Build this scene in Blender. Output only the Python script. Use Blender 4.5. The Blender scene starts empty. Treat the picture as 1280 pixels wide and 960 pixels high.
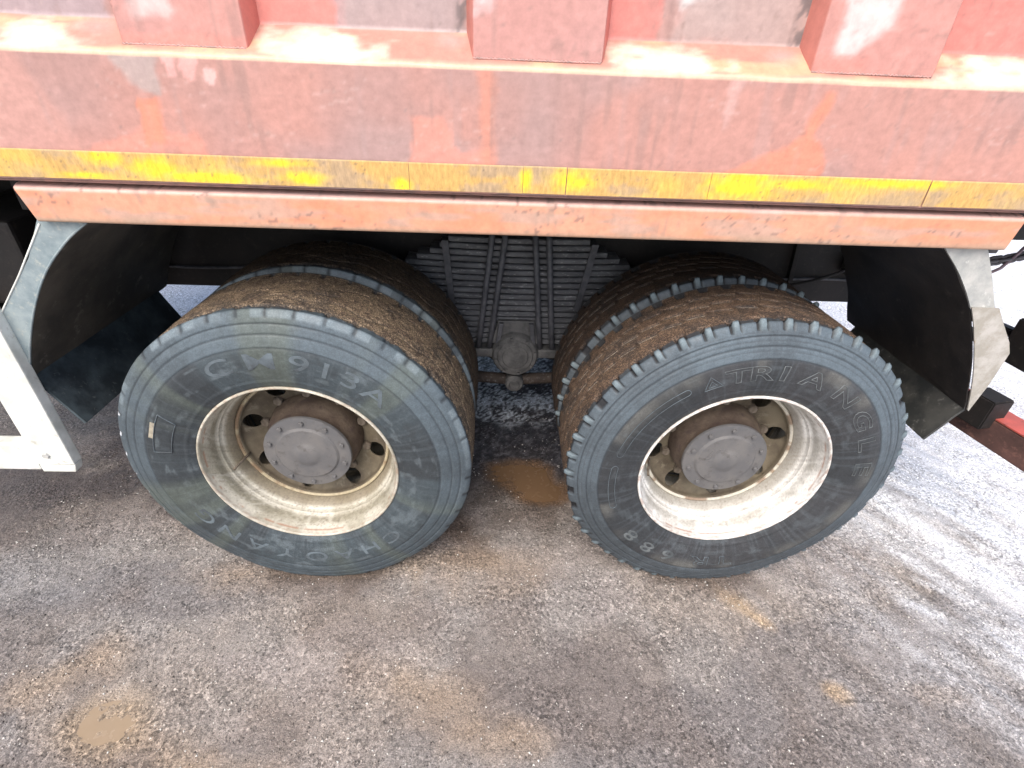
import bpy, bmesh, math, random
import numpy as np
from math import sin, cos, pi, radians, atan2, hypot
from mathutils import Vector, Matrix
random.seed(7)
rng = np.random.default_rng(11)
S = bpy.context.scene
col = S.collection

# ------------------------------------------------------------------ camera
CX, CY, CZ = -0.0855, -1.2141, 1.6197
YAW, PITCH, ROLL, FPX = 0.0410, 0.5675, 0.0418, 640.0
cam_d = bpy.data.cameras.new('camera')
cam = bpy.data.objects.new('camera', cam_d)
col.objects.link(cam)
f0 = Vector((sin(YAW), cos(YAW), 0)); r0 = Vector((cos(YAW), -sin(YAW), 0)); u0 = Vector((0, 0, 1))
fw = f0 * cos(PITCH) - u0 * sin(PITCH); up = f0 * sin(PITCH) + u0 * cos(PITCH)
rr = r0 * cos(ROLL) + up * sin(ROLL); uu = -r0 * sin(ROLL) + up * cos(ROLL)
m = Matrix((rr, uu, -fw)).transposed().to_4x4()
m.translation = Vector((CX, CY, CZ))
cam.matrix_world = m
cam_d.sensor_width = 36.0
cam_d.lens = FPX / 1280.0 * 36.0
cam_d.clip_start = 0.02
cam_d.clip_end = 2000
S.camera = cam

# ------------------------------------------------------------------ light
SUN_EL, SUN_AZ = radians(52), radians(200)     # azimuth the light comes from, clockwise from +Y
w = bpy.data.worlds.new('World'); S.world = w; w.use_nodes = True
nt = w.node_tree; nt.nodes.clear()
wo = nt.nodes.new('ShaderNodeOutputWorld'); bg = nt.nodes.new('ShaderNodeBackground'); sk = nt.nodes.new('ShaderNodeTexSky')
sk.sky_type = 'NISHITA'; sk.sun_disc = False; sk.sun_elevation = SUN_EL; sk.sun_rotation = SUN_AZ
sk.dust_density = 4.0; sk.air_density = 1.0; sk.ozone_density = 1.0
bg.inputs['Strength'].default_value = 0.15
nt.links.new(sk.outputs[0], bg.inputs[0]); nt.links.new(bg.outputs[0], wo.inputs[0])
sd = bpy.data.lights.new('sun', 'SUN'); sd.energy = 1.5; sd.angle = radians(45); sd.color = (1.0, 0.96, 0.9)
so = bpy.data.objects.new('sun', sd); col.objects.link(so)
d = Vector((sin(SUN_AZ) * cos(SUN_EL), cos(SUN_AZ) * cos(SUN_EL), sin(SUN_EL)))
so.rotation_euler = d.to_track_quat('Z', 'Y').to_euler()
so.location = d * 20
S.view_settings.view_transform = 'Standard'; S.view_settings.look = 'None'
S.view_settings.exposure = 0.88; S.view_settings.gamma = 1.0

# ------------------------------------------------------------------ numeric noise
def _h(ix, iy, s):
    n = (ix.astype(np.int64) * 374761393 + iy.astype(np.int64) * 668265263 + s * 974634777) & 0xFFFFFFFF
    n = ((n ^ (n >> 13)) * 1274126177) & 0xFFFFFFFF
    n = n ^ (n >> 16)
    return (n & 0xFFFFFF) / float(0xFFFFFF)
def vn(x, y, s=0):
    x = np.asarray(x, float); y = np.asarray(y, float)
    ix = np.floor(x); iy = np.floor(y); fx = x - ix; fy = y - iy
    fx = fx * fx * (3 - 2 * fx); fy = fy * fy * (3 - 2 * fy)
    a = _h(ix, iy, s); b = _h(ix + 1, iy, s); c = _h(ix, iy + 1, s); e = _h(ix + 1, iy + 1, s)
    return (a + (b - a) * fx) * (1 - fy) + (c + (e - c) * fx) * fy
def fbm(x, y, s=0, o=4):
    t = 0; a = .5; n = 0
    for k in range(o):
        t = t + a * vn(np.asarray(x) * 2 ** k, np.asarray(y) * 2 ** k, s + k * 17); n += a; a *= .5
    return t / n
def sm(e0, e1, x):
    t = np.clip((np.asarray(x) - e0) / (e1 - e0), 0, 1); return t * t * (3 - 2 * t)
def mixc(c, c2, f):
    f = np.asarray(f)[..., None]; return c * (1 - f) + np.array(c2, float) * f
def inpoly(x, y, P):
    r = np.zeros(x.shape, bool); n = len(P)
    for i in range(n):
        x0, y0 = P[i]; x1, y1 = P[(i + 1) % n]
        if y0 == y1: continue
        c = ((y0 > y) != (y1 > y)) & (x < (x1 - x0) * (y - y0) / (y1 - y0) + x0)
        r ^= c
    return r
def pdist(x, y, P):
    """signed distance to polygon, negative inside"""
    dmin = np.full(x.shape, 1e9); n = len(P)
    for i in range(n):
        x0, y0 = P[i]; x1, y1 = P[(i + 1) % n]; dx, dy = x1 - x0, y1 - y0
        t = np.clip(((x - x0) * dx + (y - y0) * dy) / (dx * dx + dy * dy + 1e-12), 0, 1)
        dmin = np.minimum(dmin, np.hypot(x - x0 - t * dx, y - y0 - t * dy))
    return np.where(inpoly(x, y, P), -dmin, dmin)

# ------------------------------------------------------------------ materials
def newmat(name, base=(.5, .5, .5), rough=.6, metal=0., spec=.5):
    mt = bpy.data.materials.new(name); mt.use_nodes = True
    b = mt.node_tree.nodes['Principled BSDF']
    b.inputs['Base Color'].default_value = (*base, 1); b.inputs['Roughness'].default_value = rough
    b.inputs['Metallic'].default_value = metal; b.inputs['Specular IOR Level'].default_value = spec
    return mt, mt.node_tree, b
def N(t, typ, **kw):
    n = t.nodes.new(typ)
    for k, v in kw.items(): setattr(n, k, v)
    return n
def coords(t, scale=(1, 1, 1)):
    tc = N(t, 'ShaderNodeTexCoord'); mp = N(t, 'ShaderNodeMapping'); mp.inputs['Scale'].default_value = scale
    t.links.new(tc.outputs['Object'], mp.inputs['Vector']); return mp.outputs[0]
def noise(t, vec, scale, detail=4, rough=.6):
    n = N(t, 'ShaderNodeTexNoise'); n.inputs['Scale'].default_value = scale; n.inputs['Detail'].default_value = detail
    n.inputs['Roughness'].default_value = rough; t.links.new(vec, n.inputs['Vector']); return n.outputs['Fac']
def ramp(t, fac, stops):
    r = N(t, 'ShaderNodeValToRGB'); e = r.color_ramp.elements
    while len(e) < len(stops): e.new(.5)
    for k, (p, c) in enumerate(stops):
        e[k].position = p; e[k].color = (c, c, c, 1) if isinstance(c, (int, float)) else (*c, 1)
    t.links.new(fac, r.inputs['Fac']); return r.outputs['Color']
def mix(t, a, b, fac, mode='MIX'):
    n = N(t, 'ShaderNodeMix', data_type='RGBA', blend_type=mode)
    for s, v in ((n.inputs[0], fac), (n.inputs[6], a), (n.inputs[7], b)):
        if isinstance(v, (int, float)): s.default_value = v
        elif isinstance(v, tuple): s.default_value = (*v, 1)
        else: t.links.new(v, s)
    return n.outputs[2]
def bump(t, b, h, strength=.3, dist=.002):
    n = N(t, 'ShaderNodeBump'); n.inputs['Strength'].default_value = strength; n.inputs['Distance'].default_value = dist
    t.links.new(h, n.inputs['Height']); t.links.new(n.outputs[0], b.inputs['Normal'])
def attrmat(name, rough=.6, spec=.5, fine=(60, .75, 1.2), bscale=90, bstr=.3, bdist=.001, rvar=None, stretch=(1, 1, 1), attr_rough=False):
    mt, t, b = newmat(name, rough=rough, spec=spec)
    a = N(t, 'ShaderNodeAttribute', attribute_name='Col')
    v = coords(t, stretch)
    f = ramp(t, noise(t, v, fine[0], 5, .7), [(.3, fine[1]), (.7, fine[2])])
    t.links.new(mix(t, a.outputs['Color'], f, 1.0, 'MULTIPLY'), b.inputs['Base Color'])
    if attr_rough:
        w_ = N(t, 'ShaderNodeAttribute', attribute_name='Rgh'); t.links.new(w_.outputs['Fac'], b.inputs['Roughness'])
    elif rvar:
        t.links.new(ramp(t, noise(t, v, 14, 4), [(.35, rvar[0]), (.65, rvar[1])]), b.inputs['Roughness'])
    bump(t, b, noise(t, v, bscale, 6, .7), bstr, bdist)
    return mt
def dirtmat(name, c1, c2, rough=.7, metal=0, scale=12, c3=None, s3=60, lo=.4, hi=.62, bstr=.3, bdist=.002, bs=70, lo3=.55, hi3=.68, stretch=(1, 1, 1)):
    mt, t, b = newmat(name, rough=rough, metal=metal)
    v = coords(t, stretch)
    c = mix(t, c1, c2, ramp(t, noise(t, v, scale, 6, .65), [(lo, 0.), (hi, 1.)]))
    if c3: c = mix(t, c, c3, ramp(t, noise(t, v, s3, 5, .7), [(lo3, 0.), (hi3, 1.)]))
    t.links.new(c, b.inputs['Base Color'])
    bump(t, b, noise(t, v, bs, 6, .7), bstr, bdist)
    return mt
M = {}
M['paint'] = attrmat('faded_red_paint', rough=.5, fine=(45, .86, 1.1), bscale=160, bstr=.12, rvar=(.38, .6))
M['tape'] = attrmat('yellow_reflective_tape', rough=.45, fine=(150, .72, 1.16), bscale=300, bstr=.2, bdist=.0006, stretch=(1, 1, .35))
M['rubber'] = attrmat('tyre_rubber', rough=.62, spec=.4, fine=(55, .8, 1.2), bscale=110, bstr=.35, bdist=.0012, rvar=(.5, .8))
t = M['rubber'].node_tree; b_ = t.nodes['Principled BSDF']; src = b_.inputs['Base Color'].links[0].from_socket
gm = N(t, 'ShaderNodeAttribute', attribute_name='Rgh')
vv = coords(t); g1 = ramp(t, noise(t, vv, 270, 3, .7), [(.36, .25), (.5, .8), (.63, 2.6)])
t.links.new(mix(t, src, g1, gm.outputs['Fac'], 'MULTIPLY'), b_.inputs['Base Color'])
bn = [n for n in t.nodes if n.type == 'BUMP'][0]
b2 = N(t, 'ShaderNodeBump'); b2.inputs['Distance'].default_value = .003; t.links.new(gm.outputs['Fac'], b2.inputs['Strength'])
t.links.new(noise(t, vv, 300, 4, .7), b2.inputs['Height']); t.links.new(b2.outputs[0], bn.inputs['Normal'])
M['rimpaint'] = attrmat('rim_paint', rough=.5, fine=(110, .78, 1.14), bscale=90, bstr=.3, bdist=.0012)
M['letter_dark'] = dirtmat('raised_rubber_outline', (.13, .145, .15), (.06, .07, .075), .7, scale=22)
M['letter_pale'] = dirtmat('worn_raised_rubber', (.115, .145, .165), (.055, .066, .075), .6, scale=16)
M['tag'] = dirtmat('sticker_patch', (.38, .34, .26), (.22, .2, .16), .7, scale=60)
M['hubgrey'] = dirtmat('grey_hub_paint', (.1, .1, .104), (.135, .13, .127), .62, scale=10, c3=(.085, .08, .078), s3=30, bstr=.25, bs=120, bdist=.001)
M['hubmud'] = dirtmat('mud_on_hub', (.06, .04, .03), (.12, .09, .065), .85, scale=9, c3=(.06, .04, .035), s3=30, bstr=.6, bdist=.004)
M['disc'] = dirtmat('wheel_disc_dirt', (.15, .125, .085), (.075, .058, .04), .75, scale=8, c3=(.2, .175, .13), s3=24, bstr=.35)
M['nut'] = dirtmat('rusty_nut', (.1, .08, .06), (.17, .14, .11), .8, scale=50)
M['black'] = dirtmat('dirty_black_chassis', (.007, .006, .006), (.016, .012, .011), .7, scale=6, c3=(.028, .022, .019), s3=40, bstr=.4)
M['spring'] = dirtmat('grey_dusty_spring_steel', (.06, .063, .07), (.12, .125, .135), .6, scale=25, c3=(.34, .34, .35), s3=130, bstr=.8, stretch=(.3, 1, 1), lo3=.58, hi3=.7)
M['rod'] = dirtmat('u_bolt_steel', (.045, .047, .055), (.09, .093, .105), .55, scale=30)
M['hubdark'] = dirtmat('trunnion_casting', (.05, .051, .053), (.11, .11, .11), .6, scale=25, bstr=.5)
M['brownrod'] = dirtmat('muddy_torque_rod', (.02, .014, .011), (.045, .032, .025), .8, scale=14, c3=(.13, .12, .12), s3=70, bstr=.6)
M['guard_in'] = dirtmat('mudguard_inner_dirt', (.045, .042, .037), (.1, .09, .075), .6, scale=5, c3=(.2, .19, .165), s3=16, bstr=.4, lo3=.6, hi3=.75)
M['guard_dark'] = dirtmat('mudguard_black_dirt', (.018, .016, .016), (.04, .034, .03), .6, scale=6, c3=(.075, .068, .06), s3=22, bstr=.5, lo3=.6, hi3=.75)
M['guard_teal'] = dirtmat('bluish_painted_steel', (.17, .22, .24), (.27, .32, .33), .45, scale=18, c3=(.36, .38, .35), s3=45, bstr=.25, lo3=.56, hi3=.7)
M['guard_beige'] = dirtmat('rusty_galvanised_plate', (.3, .28, .24), (.42, .4, .37), .5, scale=22, c3=(.25, .16, .08), s3=30, bstr=.45, bs=30, bdist=.006, lo3=.6, hi3=.75)
M['guard_grey'] = dirtmat('grey_hammered_plate', (.3, .31, .3), (.42, .42, .4), .5, scale=20, c3=(.6, .6, .57), s3=34, bstr=.5, bs=28, bdist=.006, lo3=.6, hi3=.72)
M['flap'] = dirtmat('mud_flap_blue_black', (.022, .03, .036), (.06, .08, .09), .45, scale=12, c3=(.12, .14, .14), s3=50, bstr=.4, lo3=.6, hi3=.75)
M['flap_brown'] = dirtmat('mud_flap_brown', (.018, .02, .02), (.05, .05, .046), .6, scale=10, c3=(.15, .15, .14), s3=40, bstr=.4, lo3=.6, hi3=.75)
M['white'] = dirtmat('white_side_guard_paint', (.72, .73, .69), (.56, .57, .52), .45, scale=14, c3=(.34, .32, .26), s3=35, bstr=.2, lo3=.6, hi3=.75)
M['redbar'] = dirtmat('lit_red_bar_paint', (.5, .1, .075), (.36, .085, .065), .5, scale=9, c3=(.1, .05, .04), s3=30, bstr=.3, lo3=.6, hi3=.7)
M['brownbar'] = dirtmat('dark_red_bar', (.075, .04, .035), (.13, .065, .055), .7, scale=9, c3=(.2, .1, .08), s3=30, bstr=.4)  # dark brown-red for the bar's sides, below its lit top
M['chain'] = dirtmat('chain_steel', (.03, .028, .032), (.08, .075, .08), .5, scale=60)
M['cable'] = dirtmat('purple_grey_cable', (.1, .06, .08), (.16, .12, .14), .6, scale=60)
M['lens'] = newmat('orange_lens', (.75, .22, .03), .25)[0]
M['lensred'] = newmat('red_lens', (.4, .02, .02), .25)[0]
M['concealed'] = dirtmat('faded_red_panel', (.4, .2, .18), (.3, .17, .16), .5, scale=4)

# ------------------------------------------------------------------ objects
def link(name, me, mat=None, parent=None, smooth=False):
    o = bpy.data.objects.new(name, me); col.objects.link(o)
    if mat is not None:
        me.materials.clear(); me.materials.append(M[mat] if isinstance(mat, str) else mat)
    if smooth: me.shade_smooth()
    if parent: o.parent = parent
    return o
def empty(name, loc=(0, 0, 0), parent=None):
    o = bpy.data.objects.new(name, None); col.objects.link(o); o.location = loc; o.empty_display_size = .1
    if parent: o.parent = parent
    return o
def gridmesh(name, V, closed_u=False, closed_v=False, colr=None, rgh=None, flip=False):
    """V: (nu, nv, 3)"""
    nu, nv = V.shape[:2]
    me = bpy.data.meshes.new(name)
    iu = np.arange(nu if closed_u else nu - 1); iv = np.arange(nv if closed_v else nv - 1)
    A, B = np.meshgrid(iu, iv, indexing='ij'); A2 = (A + 1) % nu; B2 = (B + 1) % nv
    q = np.stack([A * nv + B, A2 * nv + B, A2 * nv + B2, A * nv + B2], -1).reshape(-1, 4)
    if flip: q = q[:, ::-1]
    nf = len(q)
    me.vertices.add(nu * nv); me.vertices.foreach_set('co', np.ascontiguousarray(V.reshape(-1), dtype=np.float32))
    me.loops.add(nf * 4); me.loops.foreach_set('vertex_index', np.ascontiguousarray(q.reshape(-1), dtype=np.int32))
    me.polygons.add(nf); me.polygons.foreach_set('loop_start', np.arange(0, nf * 4, 4, dtype=np.int32))
    me.update(calc_edges=True)
    if colr is not None:
        a = me.color_attributes.new('Col', 'FLOAT_COLOR', 'POINT')
        c = np.ones((nu * nv, 4), np.float32); c[:, :3] = colr.reshape(-1, 3); a.data.foreach_set('color', c.reshape(-1))
    if rgh is not None:
        a = me.attributes.new('Rgh', 'FLOAT', 'POINT'); a.data.foreach_set('value', np.ascontiguousarray(rgh.reshape(-1), dtype=np.float32))
    me.shade_smooth()
    return me
def bm_mesh(name, bm):
    me = bpy.data.meshes.new(name); bm.to_mesh(me); bm.free(); return me
def add_box(bm, x0, x1, y0, y1, z0, z1, bev=0., rot=None):
    c = Vector(((x0 + x1) / 2, (y0 + y1) / 2, (z0 + z1) / 2))
    r = bmesh.ops.create_cube(bm, size=1.0, matrix=Matrix.Translation(c) @ (rot or Matrix()) @ Matrix.Diagonal((x1 - x0, y1 - y0, z1 - z0, 1)))
    if bev:
        es = list({e for v in r['verts'] for e in v.link_edges})
        bmesh.ops.bevel(bm, geom=es, offset=bev, segments=2, profile=.6, affect='EDGES')
def box(name, x0, x1, y0, y1, z0, z1, mat, parent=None, bev=.003, rot=None):
    bm = bmesh.new(); add_box(bm, x0, x1, y0, y1, z0, z1, bev, rot)
    return link(name, bm_mesh(name, bm), mat, parent)
def add_prism(bm, pts, n0, n1, axis='Y', bev=0.):
    """polygon pts in the two other axes extruded from n0 to n1"""
    def P(a, b, n): return {'Y': (a, n, b), 'X': (n, a, b), 'Z': (a, b, n)}[axis]
    A = [bm.verts.new(P(a, b, n0)) for a, b in pts]; B = [bm.verts.new(P(a, b, n1)) for a, b in pts]
    fs = [bm.faces.new(A), bm.faces.new(B[::-1])]
    for i in range(len(pts)):
        j = (i + 1) % len(pts); fs.append(bm.faces.new((A[j], A[i], B[i], B[j])))
    bmesh.ops.recalc_face_normals(bm, faces=fs)
    if bev:
        bmesh.ops.bevel(bm, geom=list({e for f in fs for e in f.edges}), offset=bev, segments=2, profile=.6, affect='EDGES')
def prism(name, pts, n0, n1, mat, parent=None, axis='Y', bev=0.):
    bm = bmesh.new(); add_prism(bm, pts, n0, n1, axis, bev)
    return link(name, bm_mesh(name, bm), mat, parent)
def tube_np(path, r, n=8, closed=False, cap=True):
    P = np.array(path, float); k = len(P)
    T = np.roll(P, -1, 0) - np.roll(P, 1, 0) if closed else np.gradient(P, axis=0)
    T /= np.linalg.norm(T, axis=1)[:, None] + 1e-12
    ref = np.array([0, 0, 1.]) if abs(T[0] @ np.array([0, 0, 1.])) < .9 else np.array([1., 0, 0])
    nrm = np.cross(T[0], ref); nrm /= np.linalg.norm(nrm); V = []
    for i in range(k):
        nrm = nrm - T[i] * (nrm @ T[i]); nrm /= np.linalg.norm(nrm); b = np.cross(T[i], nrm)
        rad = r[i] if hasattr(r, '__len__') else r
        a = np.linspace(0, 2 * pi, n, endpoint=False)
        V.append(P[i] + rad * (np.cos(a)[:, None] * nrm + np.sin(a)[:, None] * b))
    V = np.array(V)
    if cap and not closed:
        V = np.concatenate([np.repeat(P[0][None, None], n, 1), V, np.repeat(P[-1][None, None], n, 1)], 0)
    return V
def tube(name, path, r, mat, parent=None, n=10, closed=False):
    me = gridmesh(name, tube_np(path, r, n, closed), closed_u=closed, closed_v=True)
    return link(name, me, mat, parent)
def lathe_v(prof, n=96, x0=0, z0=0):
    """prof: list of (r, y); axis along Y"""
    p = np.array(prof, float); a = np.linspace(0, 2 * pi, n, endpoint=False)
    V = np.zeros((n, len(p), 3)); V[..., 0] = x0 + np.cos(a)[:, None] * p[:, 0]; V[..., 1] = p[:, 1]; V[..., 2] = z0 + np.sin(a)[:, None] * p[:, 0]
    return V
def sharp(me, ang=35):
    me.set_sharp_from_angle(angle=radians(ang)) if hasattr(me, 'set_sharp_from_angle') else None
def lathe(name, prof, mat, parent=None, n=96, x0=0, z0=0, ang=35):
    me = gridmesh(name, lathe_v(prof, n, x0, z0), closed_u=True); sharp(me, ang)
    return link(name, me, mat, parent)

AZ = .52; AX = .6828; RT = .532

# ================================================================== SETTING: ground
def axis_vals(lo, hi, step, far):
    a = list(np.arange(lo, hi + 1e-6, step)); s = step; v = a[-1]
    while v < far: s *= 1.22; v += s; a.append(v)
    s = step; v = a[0]; L = []
    while v > -far: s *= 1.22; v -= s; L.append(v)
    return np.array(L[::-1] + a)
PUD = [(-.1, .605), (-.03, .62), (.043, .622), (.12, .61), (.172, .59), (.178, .53), (.19, .49), (.235, .456), (.225, .41), (.2, .385), (.112, .372), (.05, .395), (.0, .455), (-.05, .49), (-.085, .54)]
PUD2 = [(-1.236, -.484), (-1.222, -.446), (-1.157, -.43), (-1.1, -.45), (-1.075, -.49), (-1.074, -.515), (-1.11, -.544), (-1.185, -.548), (-1.225, -.52)]
def ground_h(X, Y):
    near = np.exp(-(np.maximum(0, np.hypot(X, Y) - 6) / 8) ** 2)
    h = (fbm(X * 2.2, Y * 2.2, 3, 4) - .5) * .018 + (fbm(X * 14, Y * 14, 9, 4) - .5) * .009 + (fbm(X * 55, Y * 55, 15, 3) - .5) * .0075
    rt = sm(.7, 1.8, X + .3 * Y)                      # frozen ruts on the right
    u = (X * .5 - Y * .86); v = (X * .86 + Y * .5)
    h += rt * ((fbm(u * 3, v * 14, 31, 3) - .5) * .02 + (fbm(u * 9, v * 45, 33, 3) - .5) * .012)
    h *= near
    for sx in (-1, 1):
        for y0, y1 in ((.02, .28), (.34, .60), (1.9, 2.16), (2.22, 2.48)):
            dd = np.maximum(np.maximum(np.abs(X - sx * AX) - .13, y0 - Y), Y - y1)
            h = h * sm(0, .16, dd) + .001 * (1 - sm(0, .1, dd))
    for sx in (-1, 1):
        dd = np.maximum(np.maximum(np.abs(X - sx * AX) - .17, -.0 - Y), Y - .3)
        h = h + .007 * np.exp(-((dd - .035 + (fbm(X * 25, Y * 25, 19, 3) - .5) * .05) / .022) ** 2) * fbm(X * 40, Y * 40, 21, 2) * 1.6
    p = np.minimum(pdist(X, Y, PUD), pdist(X, Y, PUD2))
    h = h - .007 * (1 - sm(-.01, .05, p + (fbm(X * 30, Y * 30, 5, 2) - .5) * .03))
    far = sm(5, 30, np.hypot(X, Y)); h = h + far * (fbm(X * .12, Y * .12, 77, 3) - .5) * .5
    return h
def ground_col(X, Y):
    n1 = fbm(X * 1.7, Y * 1.7, 41, 4); n2 = fbm(X * 7, Y * 7, 43, 4); n3 = fbm(X * 30, Y * 30, 47, 3)
    c = np.ones(X.shape + (3,)) * np.array((.3, .26, .228))
    n4 = fbm(X * 90, Y * 90, 49, 2); c = c * (.5 + .5 * n3 + .5 * n4)[..., None]
    wr1 = fbm(X * 1.3 + n1 * 1.5, Y * 3.2 + n1 * 2, 55, 4)
    c = mixc(c, (.27, .252, .24), sm(.45, .62, n1) * .7)
    c = mixc(c, (.33, .29, .27), sm(.52, .66, wr1) * .6)
    c = mixc(c, (.17, .155, .155), (1 - sm(.36, .46, wr1)) * .55)
    left = 1 - sm(-1.9, -.9, X - Y * .4 + (n2 - .5) * .5); c = mixc(c, (.22, .22, .23), left * (1 - sm(-.1, .3, Y)) * .6)              # bluish grey grit
    c = mixc(c, (.17, .135, .115), sm(.5, .7, fbm(X * 3, Y * 3, 53, 3)) * .45)   # brown damp grit
    def blob(px, py, rx, ry, ang=0):
        a = radians(ang); dx = X - px; dy = Y - py; u = dx * cos(a) + dy * sin(a); v = -dx * sin(a) + dy * cos(a)
        return np.clip(1.15 - np.hypot(u / rx, v / ry) + (n2 - .5) * 1.5, 0, 1)
    tan = (.36, .27, .19)
    for b in ((-1.36, -.36, .17, .1, 20), (-1.1, -.53, .28, .07, -10), (-.82, -.62, .25, .06, 0), (-1.05, .0, .3, .08, 0), (-.3, -.4, .28, .09, -15), (.0, -.53, .2, .06, 0), (-.12, .05, .3, .14, 0), (1.32, -.42, .12, .05, 0), (-.62, .02, .3, .05, 0)):
        c = mixc(c, tan, blob(*b) * .6)
    for b in ((.86, -.17, .07, .03, -40), (.99, -.41, .04, .03, -30), (.8, -.1, .12, .05, -40)):
        c = mixc(c, (.5, .35, .2), blob(*b) * .6)
    dk = blob(-2.0, .4, .8, .32, 0) + blob(-1.55, .7, .5, .4, 0) + blob(.0, .25, .45, .16, 0) * .6
    c = mixc(c, (.1, .078, .07), np.clip(dk, 0, 1) * .75)
    # below the truck: wet dark grit
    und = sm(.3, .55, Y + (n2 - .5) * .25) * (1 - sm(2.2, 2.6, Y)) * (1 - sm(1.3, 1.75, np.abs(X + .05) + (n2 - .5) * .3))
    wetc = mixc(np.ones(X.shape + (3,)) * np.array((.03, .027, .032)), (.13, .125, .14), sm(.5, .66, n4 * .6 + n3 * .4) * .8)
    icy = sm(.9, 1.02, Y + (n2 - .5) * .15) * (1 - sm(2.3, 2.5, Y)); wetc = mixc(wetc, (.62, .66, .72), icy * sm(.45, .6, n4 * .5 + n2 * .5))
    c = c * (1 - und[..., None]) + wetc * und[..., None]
    c = mixc(c, (.075, .05, .035), np.clip(blob(.03, .45, .3, .22), 0, 1) * .8)
    pd = pdist(X, Y, PUD) + (n2 - .5) * .05 + (n3 - .5) * .02; c = mixc(c, (.15, .085, .042), (1 - sm(-.01, .05, pd)) * .9)
    pd2 = pdist(X, Y, PUD2) + (n2 - .5) * .06 + (n3 - .5) * .03; c = mixc(c, (.34, .26, .18), (1 - sm(-.02, .08, pd2)) * .8)
    c = mixc(c, (.11, .07, .045), blob(-.2, .22, .12, .2, 30) * .6)
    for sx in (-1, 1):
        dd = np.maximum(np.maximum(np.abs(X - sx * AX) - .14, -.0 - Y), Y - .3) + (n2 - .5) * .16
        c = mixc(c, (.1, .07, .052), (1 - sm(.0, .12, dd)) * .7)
    # snow and ice
    e = X * .9 + Y * .44 + .12
    sn = sm(.6, 1.7, e + (n1 - .5) * .55 + (n2 - .5) * .35) 
    u = (X * .5 - Y * .86); v = (X * .86 + Y * .5)
    stripe = fbm(u * 2.5, v * 13, 61, 3)
    sn = sn * np.clip(.38 + .8 * sm(1.35, 2.2, e) + (stripe - .5) * 1.6, 0, 1) * (1 - und)
    for b in ((1.47, -.13, .12, .03, -35), (1.6, -.05, .2, .03, -35), (1.75, -.25, .2, .05, -35)): sn = np.maximum(sn, blob(*b) * .7)
    far = np.maximum(sm(2.3, 2.8, Y + (n1 - .5) * .5), sm(1.7, 2.1, Y) * sm(1.4, 1.8, np.abs(X))); sn = np.maximum(sn, far * sm(.36, .5, fbm(X * 2.2, Y * 5.5, 67, 4) + .06))
    farr = sm(1.75, 2.3, e); sn = np.maximum(sn, farr * sm(.25, .48, stripe + .05))
    back = sm(1.6, 3.5, -Y) * .6 + sm(2.2, 4, -X) * sm(1, 3, Y) * .8; sn = np.maximum(sn, np.clip(back, 0, 1) * sm(.4, .55, n1))
    sn = np.clip(sn, 0, 1)
    c = mixc(c, (.74, .75, .78), sn * (.55 + .45 * sm(.3, .5, n3 + sn * .25)))
    rg = .75 - .36 * und * sm(.45, .6, n2 + .1) - .2 * np.clip(dk, 0, 1) + (n3 - .5) * .2
    rg = np.clip(rg - .1 * sn, .25, .95)
    return c, rg, sn
gx = axis_vals(-2.7, 3.3, .0115, 400); gy = axis_vals(-.85, 1.9, .0115, 400)
GX, GY = np.meshgrid(gx, gy, indexing='ij')
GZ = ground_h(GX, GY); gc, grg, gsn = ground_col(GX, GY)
GZ = GZ + gsn * (fbm(GX * 20, GY * 20, 91, 3) - .4) * .008
gmat = attrmat('frozen_muddy_grit', fine=(230, .4, 1.6), bscale=230, bstr=1.0, bdist=.005, attr_rough=True)
t = gmat.node_tree; b_ = t.nodes['Principled BSDF']
vor = N(t, 'ShaderNodeTexVoronoi'); vor.inputs['Scale'].default_value = 120; t.links.new(coords(t), vor.inputs['Vector'])
src = b_.inputs['Base Color'].links[0].from_socket
cov = ramp(t, noise(t, coords(t, (1, 1.7, 1)), 2.6, 5, .6), [(.36, .25), (.58, 1.)])
t.links.new(mix(t, src, ramp(t, vor.outputs['Color'], [(.1, .45), (.5, .95), (.8, 1.2), (.97, 1.9)]), cov, 'MULTIPLY'), b_.inputs['Base Color'])
vb = N(t, 'ShaderNodeTexVoronoi'); vb.inputs['Scale'].default_value = 85; t.links.new(coords(t, (1, 1, 1)), vb.inputs['Vector'])
bn = [n for n in t.nodes if n.type == 'BUMP'][0]
b2 = N(t, 'ShaderNodeBump'); b2.inputs['Distance'].default_value = .004; t.links.new(cov, b2.inputs['Strength'])
t.links.new(vb.outputs['Distance'], b2.inputs['Height']); t.links.new(b2.outputs[0], bn.inputs['Normal'])
ground = link('ground', gridmesh('ground', np.stack([GX, GY, GZ], -1), colr=gc, rgh=grg), gmat); ground['kind'] = 'structure'

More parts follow.
